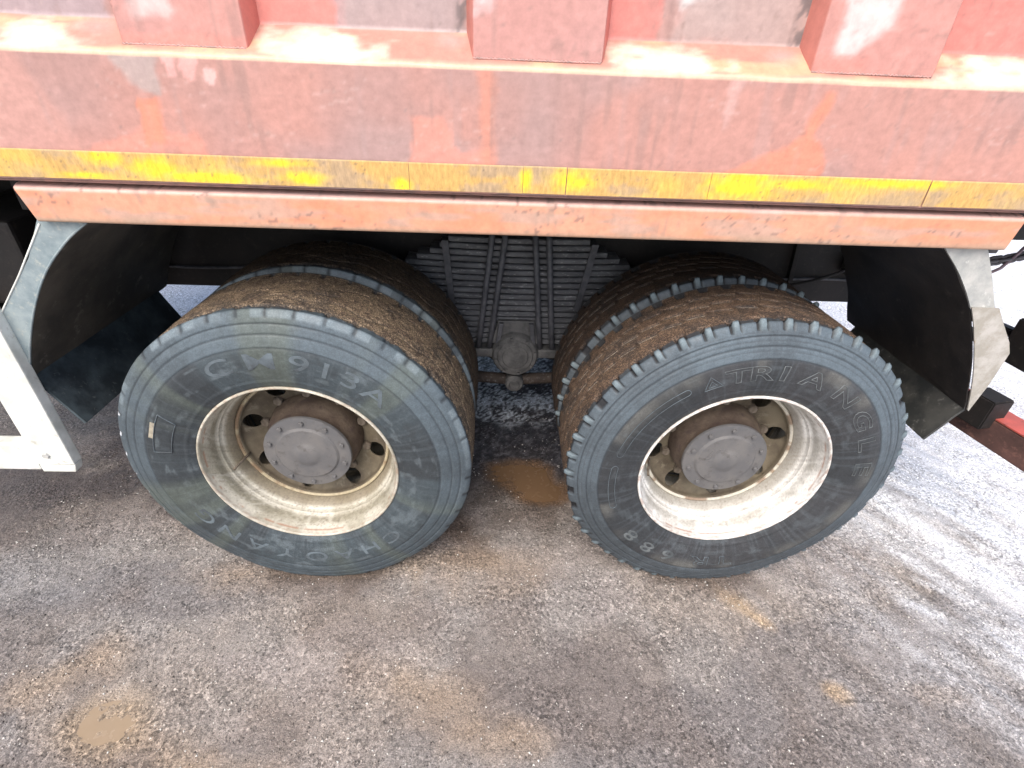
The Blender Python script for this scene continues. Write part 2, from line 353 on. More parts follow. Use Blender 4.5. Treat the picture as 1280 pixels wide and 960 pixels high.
def puddle(P, z, c):
    mt, t, b = newmat('muddy_water', c, .12, spec=.5)
    v = coords(t); t.links.new(mix(t, c, tuple(k * .75 for k in c), noise(t, v, 9, 3)), b.inputs['Base Color'])
    t.links.new(ramp(t, noise(t, v, 30, 3), [(.4, .08), (.7, .4)]), b.inputs['Roughness'])
    cx = np.mean([p[0] for p in P]); cy = np.mean([p[1] for p in P])
    pts = [(cx + (x - cx) * .93, cy + (y - cy) * .93) for x, y in P]
    # smooth outline
    Q = []
    for i in range(len(pts)):
        p0, p1, p2, p3 = (np.array(pts[(i + k - 1) % len(pts)]) for k in range(4))
        for s in np.linspace(0, 1, 5, endpoint=False):
            q = .5 * (2 * p1 + (p2 - p0) * s + (2 * p0 - 5 * p1 + 4 * p2 - p3) * s * s + (3 * p1 - p0 - 3 * p2 + p3) * s ** 3)
            q = q + (fbm(q[0] * 40, q[1] * 40, 3, 2) - .5) * .018; Q.append(q)
    bm = bmesh.new(); cvt = bm.verts.new((cx, cy, z)); vs = [bm.verts.new((q[0], q[1], z)) for q in Q]
    for i in range(len(vs)): bm.faces.new((cvt, vs[i], vs[(i + 1) % len(vs)]))
    o = link('puddle', bm_mesh('puddle', bm), mt); o['kind'] = 'structure'; return o
puddle(PUD, -.0035, (.17, .105, .06))
puddle(PUD2, -.0035, (.34, .26, .18))

# loose grit lying on the ground
def grit():
    n = 120000
    x = rng.uniform(-1.9, 2.3, n); y = rng.uniform(-.75, 1.35, n)
    keep = np.ones(n, bool)
    for sx in (-1, 1): keep &= ~((np.abs(x - sx * AX) < .2) & (y > .0) & (y < .64))
    keep &= (pdist(x, y, PUD) > .01) & (pdist(x, y, PUD2) > .005)
    keep &= rng.random(n) < (.25 + .9 * fbm(x * 4, y * 4, 5, 3))
    x = x[keep]; y = y[keep]; n = len(x)
    s = .0013 + .0042 * rng.random(n) ** 4
    z = ground_h(x, y)
    base = np.array([(1, 0, 0), (-.5, .87, 0), (-.5, -.87, 0), (.1, .1, .8), (.15, 0, -.6)], float)
    F = np.array([(0, 1, 3), (1, 2, 3), (2, 0, 3), (1, 0, 4), (2, 1, 4), (0, 2, 4)])
    a = rng.uniform(0, 2 * pi, n); V = np.repeat(base[None], n, 0) * rng.uniform(.6, 1.35, (n, 5, 3))
    c, si = np.cos(a)[:, None], np.sin(a)[:, None]
    VX = V[..., 0] * c - V[..., 1] * si; VY = V[..., 0] * si + V[..., 1] * c
    V = np.stack([VX * s[:, None] + x[:, None], VY * s[:, None] + y[:, None], V[..., 2] * s[:, None] * .8 + z[:, None] + s[:, None] * .2], -1)
    g, _, sn = ground_col(x, y)
    k = rng.random(n); tint = np.where(k[:, None] > .92, np.array((.62, .6, .56)), np.where(k[:, None] > .72, g * 1.5 + .04, g * (.25 + 1.0 * rng.random((n, 1)))))
    me = bpy.data.meshes.new('gravel'); f = (F[None] + (np.arange(n) * 5)[:, None, None]).reshape(-1, 3)
    me.vertices.add(n * 5); me.vertices.foreach_set('co', V.reshape(-1).astype(np.float32))
    me.loops.add(len(f) * 3); me.loops.foreach_set('vertex_index', f.reshape(-1).astype(np.int32))
    me.polygons.add(len(f)); me.polygons.foreach_set('loop_start', np.arange(0, len(f) * 3, 3, dtype=np.int32)); me.update(calc_edges=True)
    at = me.color_attributes.new('Col', 'FLOAT_COLOR', 'POINT'); cc = np.ones((n, 5, 4), np.float32); cc[..., :3] = tint[:, None, :]
    at.data.foreach_set('color', cc.reshape(-1))
    o = link('gravel', me, attrmat('grit_grains', rough=.5, fine=(200, .8, 1.2), bstr=.1))
    o['kind'] = 'stuff'; o['label'] = 'loose grit and ice grains on the frozen ground'; o['category'] = 'gravel'
grit()

# ================================================================== DUMP TRUCK
truck = empty('dump_truck', (0, 1.25, 0))
truck['label'] = 'faded red dump truck with dual rear wheels and yellow reflective tape'
truck['category'] = 'truck'
T0 = empty('tmp'); bpy.data.objects.remove(T0)
def rel(o):                      # parent while keeping world coordinates of the mesh
    o.parent = truck; o.location = (0, -1.25, 0); return o

# ---------- dump body side
def paint_cols(X, Z, kind):
    n1 = fbm(X * 3, Z * 3, 101, 4); n2 = fbm(X * 14, Z * 14, 103, 4); nv = fbm(X * 40, Z * 6, 107, 3)
    mauve = np.array((.385, .225, .2)); c = np.ones(X.shape + (3,)) * mauve
    c = mixc(c, (.46, .235, .195), sm(.45, .65, n1) * .8)
    c = mixc(c, (.36, .24, .225), sm(.5, .7, fbm(X * 4, Z * 5, 109, 3)) * .7)
    wob = (n2 - .5) * .03 + (fbm(X * 55, Z * 55, 105, 3) - .5) * .014
    def patch(P, colr, f=1., e=.012):
        e = e * .6 
        nonlocal c
        c = mixc(c, colr, (1 - sm(-e, e, pdist(X, Z, P) + wob)) * f)
    orange = (.62, .23, .145); pink = (.6, .26, .2); pale = (.66, .5, .46)
    if kind == 'face':
        patch([(-.975, 1.40), (-.95, 1.437), (-.86, 1.455), (-.835, 1.475), (-.825, 1.52), (-.785, 1.522), (-.79, 1.46), (-.755, 1.455), (-.73, 1.47), (-.72, 1.40)], pink, .8)
        patch([(-.84, 1.43), (-.83, 1.525), (-.79, 1.525), (-.795, 1.44)], orange, .8, .008)
        patch([(-.285, 1.35), (-.275, 1.51), (-.2, 1.515), (-.17, 1.44), (-.1, 1.45), (-.1, 1.35)], pink, .75, .01)
        patch([(-.12, 1.40), (-.135, 1.6), (-.1, 1.61), (-.095, 1.4)], orange, .5, .02)
        patch([(.3, 1.40), (.42, 1.425), (.5, 1.455), (.56, 1.49), (.6, 1.58), (.615, 1.58), (.605, 1.5), (.64, 1.45), (.64, 1.40)], orange, .8, .012)
        patch([(-.86, 1.61), (-.82, 1.535), (-.78, 1.53), (-.765, 1.61)], (.38, .31, .29), .8, .01)
        patch([(-.755, 1.61), (-.752, 1.565), (-.742, 1.565), (-.738, 1.61)], (.68, .36, .33), .8, .004)
        patch([(-.715, 1.60), (-.72, 1.575), (-.708, 1.565), (-.695, 1.59)], (.68, .36, .33), .7, .004)
        patch([(-.68, 1.56), (-.675, 1.575), (-.662, 1.572), (-.668, 1.555)], (.68, .45, .42), .7, .004)
        patch([(.385, 1.61), (.392, 1.5), (.4, 1.5), (.42, 1.61)], (.56, .36, .33), .6, .01)
        patch([(-1.5, 1.3), (-1.5, 1.65), (-1.06, 1.62), (-.99, 1.48), (-.97, 1.3)], (.5, .27, .23), .7, .02)
        patch([(.75, 1.3), (.8, 1.47), (1.2, 1.5), (1.3, 1.3)], (.5, .25, .2), .6, .05)
        c = mixc(c, (.36, .26, .25), sm(.6, .8, nv) * .25)
        c = mixc(c, (.3, .22, .2), (1 - sm(1.352, 1.362, Z)) * .6)
    if kind == 'wall':
        red = (.6, .2, .17)
        patch([(-.6, 1.64), (-.6, 1.9), (-.4, 1.9), (-.4, 1.64)], red, .9)
        patch([(.1, 1.64), (.1, 1.9), (.24, 1.9), (.24, 1.64)], red, .85)
        patch([(.8, 1.64), (.8, 1.9), (1.05, 1.9), (1.08, 1.64)], red, .8)
        patch([(-.42, 1.64), (-.42, 1.9), (-.16, 1.9), (-.16, 1.64)], (.34, .28, .28), .75)
        patch([(.27, 1.66), (.3, 1.9), (.54, 1.9), (.55, 1.64)], (.38, .3, .28), .75, .03)
        patch([(.27, 1.7), (.26, 1.85), (.32, 1.85), (.35, 1.75)], (.6, .58, .57), .8, .015)
        patch([(-1.4, 1.64), (-1.4, 1.9), (-.87, 1.9), (-.87, 1.64)], (.34, .28, .3), .75)
        dk = sm(.45, .6, fbm(X * 60, Z * 40, 113, 3))
        for a, b in ((-.185, -.15), (.51, .55)):
            c = mixc(c, (.12, .1, .1), dk * sm(a, a + .015, X) * (1 - sm(b - .005, b, X)) * .8)
    if kind == 'rib':
        c = mixc(c, (.56, .26, .23), .5 + 0 * X)
        patch([(-.8, 1.66), (-.79, 1.72), (-.72, 1.73), (-.73, 1.67)], (.62, .5, .48), .7, .02)
        patch([(.6, 1.65), (.59, 1.78), (.7, 1.79), (.69, 1.7), (.63, 1.65)], (.68, .54, .52), .85, .02)
        patch([(-.14, 1.69), (-.14, 1.8), (-.08, 1.8), (-.1, 1.7)], (.62, .5, .5), .7, .02)
        patch([(-.9, 1.6), (-.9, 1.632), (-.55, 1.637), (-.55, 1.6)], (.6, .24, .2), .8, .008)
        patch([(.5, 1.6), (.5, 1.64), (.66, 1.64), (.66, 1.6)], (.6, .24, .2), .8, .012)
    c = mixc(c, (.2, .16, .15), sm(.9, .95, fbm(X * 110, Z * 110, 127, 2)) * .5)
    c = c * (.9 + .2 * fbm(X * 60, Z * 160, 129, 3))[..., None]
    run = sm(.66, .74, fbm(X * 70, Z * 2.5, 141, 3)) * sm(.4, .6, fbm(X * 8, Z * 10, 143, 3)); c = mixc(c, (.26, .17, .15), run * .35)
    scr = sm(.74, .78, fbm(X * 12 + Z * 30, Z * 260 - X * 60, 145, 2)) * sm(.5, .62, fbm(X * 5, Z * 9, 147, 2)); c = mixc(c, (.55, .4, .36), scr * .25)
    chip = sm(.77, .8, fbm(X * 80, Z * 80, 149, 2)) * sm(.5, .6, fbm(X * 6, Z * 14, 151, 3)); c = mixc(c, (.22, .15, .13), chip * .3)
    return c
def ledge_cols(X, s):
    n1 = fbm(X * 9, s * 3, 131, 4)
    c = np.ones(X.shape + (3,)) * np.array((.42, .2, .155))
    c = mixc(c, (.5, .33, .2), sm(.46, .66, n1) * .9)
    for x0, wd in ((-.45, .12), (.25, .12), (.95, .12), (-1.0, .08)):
        c = mixc(c, (.8, .74, .6), np.clip(1.2 - np.hypot((X - x0) / wd, (s - .35) / .7) + (fbm(X * 25, s * 4, 133, 3) - .5) * 1.3, 0, 1) * .9)  # bright light on the ledge painted as cream patches, with some pale dust
    for x0 in (-.89, -.19, .5): c = mixc(c, (.33, .27, .25), np.clip(1.1 - np.hypot((X - x0) / .05, (s - .8) / .35) + (n1 - .5), 0, 1) * .7)
    c = mixc(c, (.25, .2, .17), sm(.86, .93, fbm(X * 140, s * 9, 137, 2)) * .5)
    c = mixc(c, (.62, .46, .33), (1 - sm(.02, .2, s)) * .8)
    return c
BX0, BX1 = -3.2, 1.72
xs = np.concatenate([np.arange(BX0, -1.5, .05), np.arange(-1.5, 1.5, .006), np.arange(1.5, BX1 + .001, .044)])
prof = []
for z in np.linspace(1.357, 1.594, 42): prof.append((0., z, 'f', 0))
for a in np.linspace(0, 1, 5)[1:]: prof.append((.004 * (1 - cos(a * pi / 3)), 1.594 + .009 * sin(a * pi / 2), 'l', .02))
y_, z_ = prof[-1][0], prof[-1][1]
for s in np.linspace(0, 1, 14)[1:]: prof.append((y_ + (.06 - y_) * s, z_ + (1.657 - z_) * s, 'l', .05 + s))
for z in np.concatenate([np.arange(1.66, 1.95, .006), np.arange(2.0, 2.8, .05)]): prof.append((.063, z, 'w', 0))
PY = np.array([p[0] for p in prof]); PZ = np.array([p[1] for p in prof]); PS = np.array([p[3] for p in prof]); PK = np.array([p[2] for p in prof])
X_, Z_ = np.meshgrid(xs, PZ, indexing='ij'); Y_ = np.repeat(PY[None], len(xs), 0); S_ = np.repeat(PS[None], len(xs), 0)
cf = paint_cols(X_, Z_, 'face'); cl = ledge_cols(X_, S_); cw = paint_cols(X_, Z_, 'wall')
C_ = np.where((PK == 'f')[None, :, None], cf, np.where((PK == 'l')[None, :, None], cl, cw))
Y_ = Y_ + (fbm(X_ * 2.5, Z_ * 3, 201, 2) - .5) * .004 + (fbm(X_ * 9, Z_ * 9, 203, 2) - .5) * .0012
Z_ = Z_ + ((PK == 'l') * 1.)[None] * (fbm(X_ * 12, S_ * 2, 207, 2) - .5) * .004
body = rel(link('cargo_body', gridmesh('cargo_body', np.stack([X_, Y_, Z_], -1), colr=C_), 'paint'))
def sub(o, parent): o.parent = parent; return o
# bottom return, floor, other walls
bm = bmesh.new()
add_prism(bm, [(.0015, 1.3575), (.0015, 1.352), (.05, 1.352), (.05, 1.3575)], BX0, BX1, 'X')
sub(link('lower_flange', bm_mesh('lower_flange', bm), dirtmat('rust_edge', (.2, .1, .085), (.12, .07, .06), .8, scale=30)), body)
sub(box('floor', BX0, BX1, .05, 2.45, 1.3445, 1.3515, 'black', bev=0), body)
sub(box('far_wall', BX0, BX1, 2.44, 2.5, 1.356, 2.75, 'concealed', bev=.004), body)
sub(box('front_wall', BX0 - .06, BX0 - .002, .0, 2.5, 1.34, 2.9, 'concealed', bev=.004), body)
sub(box('tailgate', BX1 + .004, BX1 + .06, .0, 2.5, 1.36, 2.75, 'concealed', bev=.006), body)
sub(box('top_rail', BX0, BX1, -.03, .09, 2.752, 2.87, 'concealed', bev=.008), body)
sub(box('load_heap', BX0 + .02, BX1 - .02, .08, 2.42, 2.2, 2.35, 'brownrod', bev=.05), body)

# ribs pressed into the wall
def rib(xa, xb, i):
    yf = .016; zb = 1.6178
    zz = np.concatenate([[zb], np.arange(zb + .006, 1.93, .007), np.arange(1.96, 2.75, .06)])
    fl = .016
    uu_ = [xa - fl, xa - .002, xa + .001] + list(np.linspace(xa + .008, xb - .008, 30)) + [xb - .001, xb + .002, xb + fl]
    U, Z = np.meshgrid(uu_, zz, indexing='ij')
    Y = np.full(U.shape, yf); Y[0] = Y[-1] = .0645; Y[1] = Y[-2] = yf + .003
    taper = .0 * Z
    C = paint_cols(U, Z, 'rib')
    C[0:2] = mixc(C[0:2], (.42, .14, .11), np.full(C[0:2].shape[:2], .8)); C[-2:] = mixc(C[-2:], (.55, .14, .11), np.full(C[-2:].shape[:2], .8))
    V = np.stack([U, Y + (fbm(U * 5, Z * 5, 211 + i, 2) - .5) * .003, Z], -1)
    bot = V[:, :1].copy(); bot[..., 1] = np.maximum(bot[..., 1], .06); bot[..., 2] = 1.655
    V = np.concatenate([bot, V], 1); C = np.concatenate([C[:, :1], C], 1)
    me = gridmesh('rib', V, colr=C, flip=False); sharp(me, 30)
    o = link('rib', me, 'paint'); sub(o, body)
    w_ = sub(tube('weld_bead', [(x, yf - .001 + .004 * 0, zb - .002 + .0012 * sin(x * 700)) for x in np.arange(xa, xb, .004)], .0022, dirtmat('weld', (.5, .27, .24), (.3, .2, .18), .6, scale=80), n=6), body)
k = 0
for xa, xb in ((-3.0, -2.75), (-2.28, -2.03), (-1.56, -1.31), (-.832, -.59), (-.141, .121), (.557, .816), (1.28, 1.53)):
    rib(xa, xb, k); k += 1

# reflective tape, piece by piece
def tape(xa, xb, zt, i):
    x = np.arange(xa, xb + 1e-6, .004); z = np.linspace(1.3605, 1.4185, 16) + 0
    X, Z = np.meshgrid(x, z, indexing='ij')
    n1 = fbm(X * 9, Z * 22, 301, 4); n2 = fbm(X * 70, Z * 70, 303, 3); nv = fbm(X * 110, Z * 14, 305, 3)
    C = np.ones(X.shape + (3,)) * np.array((.56, .345, .11))
    C = mixc(C, (.48, .33, .17), sm(.45, .65, n1) * .8); C = mixc(C, (.36, .26, .18), sm(.5, .64, n1 * .5 + n2 * .3 + nv * .25) * .55)
    bright = np.zeros(X.shape)
    for px, pz, wx, wz in ((-.94, 1.406, .04, .014), (-.83, 1.392, .055, .022), (-.74, 1.372, .09, .012), (-.99, 1.368, .05, .006), (-.56, 1.408, .05, .008), (-.52, 1.378, .04, .012), (-.3, 1.372, .02, .012), (-.025, 1.385, .012, .02), (.085, 1.39, .045, .024), (.46, 1.39, .08, .03), (.6, 1.398, .09, .012), (.8, 1.408, .15, .01)):
        bright = np.maximum(bright, np.clip(1.4 - np.hypot((X - px) / wx, (Z - pz) / wz) * .9 + (n2 - .5) * .9 + (n1 - .5), 0, 1))
    C = mixc(C, (.8, .56, .03), np.clip(bright * 1.0, 0, 1))
    C = mixc(C, (.78, .5, .07), sm(.5, .7, fbm(X * 5, Z * 9, 311, 3)) * .5 * (1 - sm(.3, .6, bright)))
    C = mixc(C, (.14, .11, .09), sm(.8, .88, fbm(X * 190, Z * 190, 313, 2)) * .6)
    C = mixc(C, (.8, .6, .3), sm(1.4155, 1.418, Z) * .6)
    Y = np.full(X.shape, -.0045) - .0
    Yb = Y + 0
    V = np.stack([X, Y, Z + (zt)], -1)
    # match the slight waviness of the panel below
    V[..., 1] += (fbm(X * 2.5, Z * 3, 201, 2) - .5) * .004
    sub(link('reflective_strip', gridmesh('reflective_strip', V, colr=C), 'tape'), body)
ed = [-3.19, -2.5, -1.72, -1.22, -.283, -.03, .068, .393, .9, 1.25, 1.7]
for i in range(len(ed) - 1): tape(ed[i] + .0001, ed[i + 1] - .0001, (.0004 if i % 2 else 0), i)

# ---------- lower orange rail under the body
xs = np.arange(-1.192, 1.2061, .006)
pr = [(.06, 1.2605), (.012, 1.26), (.009, 1.2615)] + [(.008, z) for z in np.linspace(1.266, 1.328, 12)] + [(.0085, 1.332), (.0105, 1.3355), (.015, 1.3385), (.024, 1.342), (.09, 1.347)]
pr = np.array(pr); X, Z = np.meshgrid(xs, pr[:, 1], indexing='ij'); Y = np.repeat(pr[None, :, 0], len(xs), 0)
n1 = fbm(X * 6, Z * 20, 401, 4); n2 = fbm(X * 60, Z * 60, 403, 3)
C = np.ones(X.shape + (3,)) * np.array((.63, .255, .15)); C = mixc(C, (.6, .29, .19), sm(.4, .65, n1))
C = mixc(C, (.4, .3, .25), sm(.55, .7, fbm(X * 9, Z * 50, 405, 3)) * .6)
C = mixc(C, (.38, .27, .19), (1 - sm(1.261, 1.281 + .02 * (n1 - .5) + .015 * sm(.3, 1.1, xs)[:, None], Z)) * .75)
C = mixc(C, (.74, .5, .45), sm(1.328, 1.336, Z) * .8); C = mixc(C, (.2, .13, .11), sm(.7, .76, fbm(X * 120, Z * 120, 409, 2)) * sm(.42, .6, fbm(X * 7, Z * 30, 411, 3)) * .7)  # highlight on the up-facing top lip painted in pale pink
C = mixc(C, (.3, .22, .18), sm(.6, .72, fbm(X * 50, Z * 12, 413, 3)) * sm(.5, .65, n1) * .5)
me = gridmesh('lower_rail', np.stack([X, Y + (fbm(X * 4, Z * 2, 407, 2) - .5) * .003, Z], -1), colr=C)
# slanted ends
co = np.empty(len(me.vertices) * 3, np.float32); me.vertices.foreach_get('co', co); co = co.reshape(-1, 3)
tz = (co[:, 2] - 1.26) / .087
lo = -1.148 - .026 * tz; hi = 1.172 + .014 * tz
co[:, 0] = lo + (co[:, 0] + 1.192) / (1.206 + 1.192) * (hi - lo)
me.vertices.foreach_set('co', co.reshape(-1)); me.update()
rel(link('lower_rail', me, 'paint'))
for xa in (-1.147, 1.166): rel(prism('rail_end', [(.0135, 1.262), (.0135, 1.328), (.026, 1.338), (.09, 1.341), (.09, 1.262)], xa - .001, xa + .004, 'concealed', axis='X'))
rel(box('body_bolster', -1.25, 1.3, .095, .32, 1.262, 1.343, 'black', bev=.004))

# ---------- chassis
def xprofile(name, pts, x0, x1, mat, bev=0.): return rel(prism(name, pts, x0, x1, mat, axis='X', bev=bev))
for y0, y1 in ((.85, .93), (1.57, 1.65)):
    s = 1 if y0 < 1 else -1
    ya, yb = (y0, y1) if s == 1 else (y1, y0)
    th = .008 * s
    xprofile('frame_rail', [(ya, .765), (yb, .765), (yb, .773), (ya + th, .773), (ya + th, 1.092), (yb, 1.092), (yb, 1.1), (ya, 1.1)], -3.6, 1.72, 'black')
xprofile('sub_frame', [(.86, 1.103), (.93, 1.103), (.93, 1.26), (.86, 1.26)], -3.2, 1.6, 'black')
xprofile('sub_frame', [(1.57, 1.103), (1.64, 1.103), (1.64, 1.26), (1.57, 1.26)], -3.2, 1.6, 'black')
for x in (-2.4, -1.5, -.5, .5, 1.45): rel(box('cross_member', x - .04, x + .04, .935, 1.565, .86, 1.05, 'black'))
for x in (-2.6, -1.9, -1.15, -.4, .4, 1.15, 1.6): rel(box('body_cross_beam', x - .035, x + .035, .33, 2.3, 1.265, 1.342, 'black'))
rel(prism('gusset', [(1.155, .80), (1.175, .80), (1.15, 1.08), (1.13, 1.08)], .826, .8485, 'black', bev=.003))
rel(box('bracket', 1.36, 1.5, .79, .848, .9, 1.0, 'guard_in', bev=.02))
rel(tube('air_pipe', [(x, .838, .86 + .012 * sin(x * 6)) for x in np.linspace(-1.6, 1.6, 40)], .006, 'rod'))
# axles, drums
for sx in (-1, 1):
    o = rel(lathe('axle', [(0.0, .62), (.095, .62), (.095, .74), (.085, .95), (.09, 1.05), (.17, 1.12), (.21, 1.25), (.17, 1.38), (.09, 1.45), (.085, 1.55), (.095, 1.76), (.095, 1.88), (0, 1.88)], 'brownrod', n=40, x0=sx * AX, z0=AZ))
    for a, b_y in ((.44, .63), (2.06, 1.87)):
        rel(lathe('brake_drum', [(0, a), (.205, a), (.212, (a * 3 + b_y) / 4), (.205, b_y), (0, b_y)], 'brownrod', n=48, x0=sx * AX, z0=AZ))

# ---------- leaf spring
def spring_assembly(mir):
    f = (lambda y: y) if not mir else (lambda y: 2.5 - y)
    zc = .60; p = .0252; y0, y1 = .72, .81
    sp = rel(box('leaf_spring', -.012, .012, min(f(.755), f(.8)), max(f(.725), f(.8)), zc - .01, zc + 17.2 * p, 'hubdark', bev=.004))
    half = [.2, .24, .28, .31, .34, .365, .385, .4, .42, .44, .455, .43, .36, .31, .27][:15]
    half = list(np.interp(np.linspace(0, 14, 18), range(15), half))
    for i in range(18):
        z = zc + i * p; h = half[i]; n = 25
        x = np.linspace(-h, h, n)
        sag = .012 * (x / .45) ** 2 * (1 if i > 10 else .6)
        path = []
        bm = bmesh.new(); rings = []
        for j in range(n):
            zz = z + sag[j]; t_ = .0102
            yy0, yy1 = f(y0), f(y1)
            sg = 1 if yy1 > yy0 else -1
            pts = [(yy0 + .0035 * sg, zz - t_), (yy0, zz - t_ + .0035), (yy0, zz + t_ - .0035), (yy0 + .0035 * sg, zz + t_), (yy1, zz + t_), (yy1, zz - t_)]
            rings.append([bm.verts.new((x[j], a + random.uniform(-.0004, .0004), b)) for a, b in pts])
        for j in range(n - 1):
            for k_ in range(6):
                k2 = (k_ + 1) % 6; bm.faces.new((rings[j][k_], rings[j][k2], rings[j + 1][k2], rings[j + 1][k_]))
        bm.faces.new(rings[0][::-1]); bm.faces.new(rings[-1])
        bmesh.ops.recalc_face_normals(bm, faces=bm.faces)
        sub(link('leaf', bm_mesh('leaf', bm), 'spring'), sp)
    yr = f(.706); s = 1 if not mir else -1
    for xt, xb in ((-.105, -.158), (-.055, -.112), (.06, .106), (.112, .158)):
        pth = [(xb, yr, .565), (xb + (xt - xb) * .3, yr, .7), (xt, yr, 1.04), (xt, yr + .012 * s, 1.055), (xt, yr + .05 * s, 1.06), (xt, yr + .11 * s, 1.055)]
        sub(tube('u_bolt', pth, .0125, 'rod', n=10), sp)
    for xt, xb in ((-.283, -.262), (.29, .245)):
        q = [(xt - .013, 1.03), (xt + .013, 1.03), (xb + .013, .76), (xb - .013, .76)]
        sub(prism('clip', q, f(.704), f(.716), 'rod', bev=.001), sp)
    for x in (-.135, .135):
        sub(box('clamp_foot', x - .055, x + .055, min(f(.69), f(.82)), max(f(.69), f(.82)), .538, .578, 'hubdark', bev=.006), sp)
    # trunnion hub
    tr = rel(lathe('trunnion_hub', [(0.0, f(.66)), (.052, f(.66)), (.056, f(.664)), (.072, f(.665)), (.076, f(.67)), (.09, f(.672)), (.097, f(.68)), (.1, f(.70)), (.1, f(.86)), (0, f(.86))], 'hubdark', n=56, x0=0., z0=.555 - .0))
    for k_ in range(8):
        a = k_ * pi / 4 + .2
        sub(lathe('bolt', [(0, f(.664)), (.007, f(.664)), (.008, f(.673)), (.008, f(.68))], 'hubdark', n=6, x0=.083 * cos(a), z0=.555 + .083 * sin(a)), tr)
    for x in (-.075, .075):
        sub(prism('web', [(x - .009, .6), (x + .009, .6), (x * .82 + .009, .7), (x * .82 - .009, .7)], f(.682), f(.80), 'rod', bev=.002), tr)
    sub(prism('saddle', [(-.1, .6), (.1, .6), (.075, .705), (-.075, .705)], f(.7), f(.82), 'hubdark', bev=.004), tr)
    kg = rel(lathe('torque_rod_end', [(0, f(.67)), (.02, f(.67)), (.024, f(.675)), (.034, f(.677)), (.04, f(.685)), (.041, f(.76)), (0, f(.76))], 'hubdark', n=32, x0=.002, z0=.41))
    rel(tube('torque_rod', [(-.6, f(.79), .44), (-.3, f(.75), .415), (0, f(.73), .405), (.3, f(.75), .415), (.6, f(.79), .44)], .026, 'brownrod'))
    for sx in (-1, 1):
        rel(tube('rod_arm', [(sx * .03, f(.86), .43), (sx * .08, f(.88), .475), (sx * .14, f(.92), .475), (sx * .2, f(.96), .43), (sx * .3, f(1.0), .4)], [.045, .05, .05, .045, .04], 'brownrod', n=14))
spring_assembly(False); spring_assembly(True)
rel(tube('trunnion_shaft', [(0, .8, .555), (0, 1.7, .555)], .05, 'brownrod', n=20))

for k_, (pa_, rr0) in enumerate((([(-.75, .84, .9), (-.5, .8, .86), (-.3, .83, .93), (-.1, .845, 1.0)], .008), ([(.75, .84, .92), (.55, .79, .85), (.32, .83, .88), (.2, .845, .97)], .008), ([(1.5, .8, 1.02), (1.35, .76, .93), (1.2, .8, .84), (1.0, .84, .82)], .007))):
    pp = [np.array(q_) for q_ in pa_]; cur = []
    for t0 in np.linspace(0, 1, 20): cur.append(tuple((1 - t0) ** 3 * pp[0] + 3 * (1 - t0) ** 2 * t0 * pp[1] + 3 * (1 - t0) * t0 ** 2 * pp[2] + t0 ** 3 * pp[3]))
    rel(tube('brake_hose', cur, rr0, 'black'))
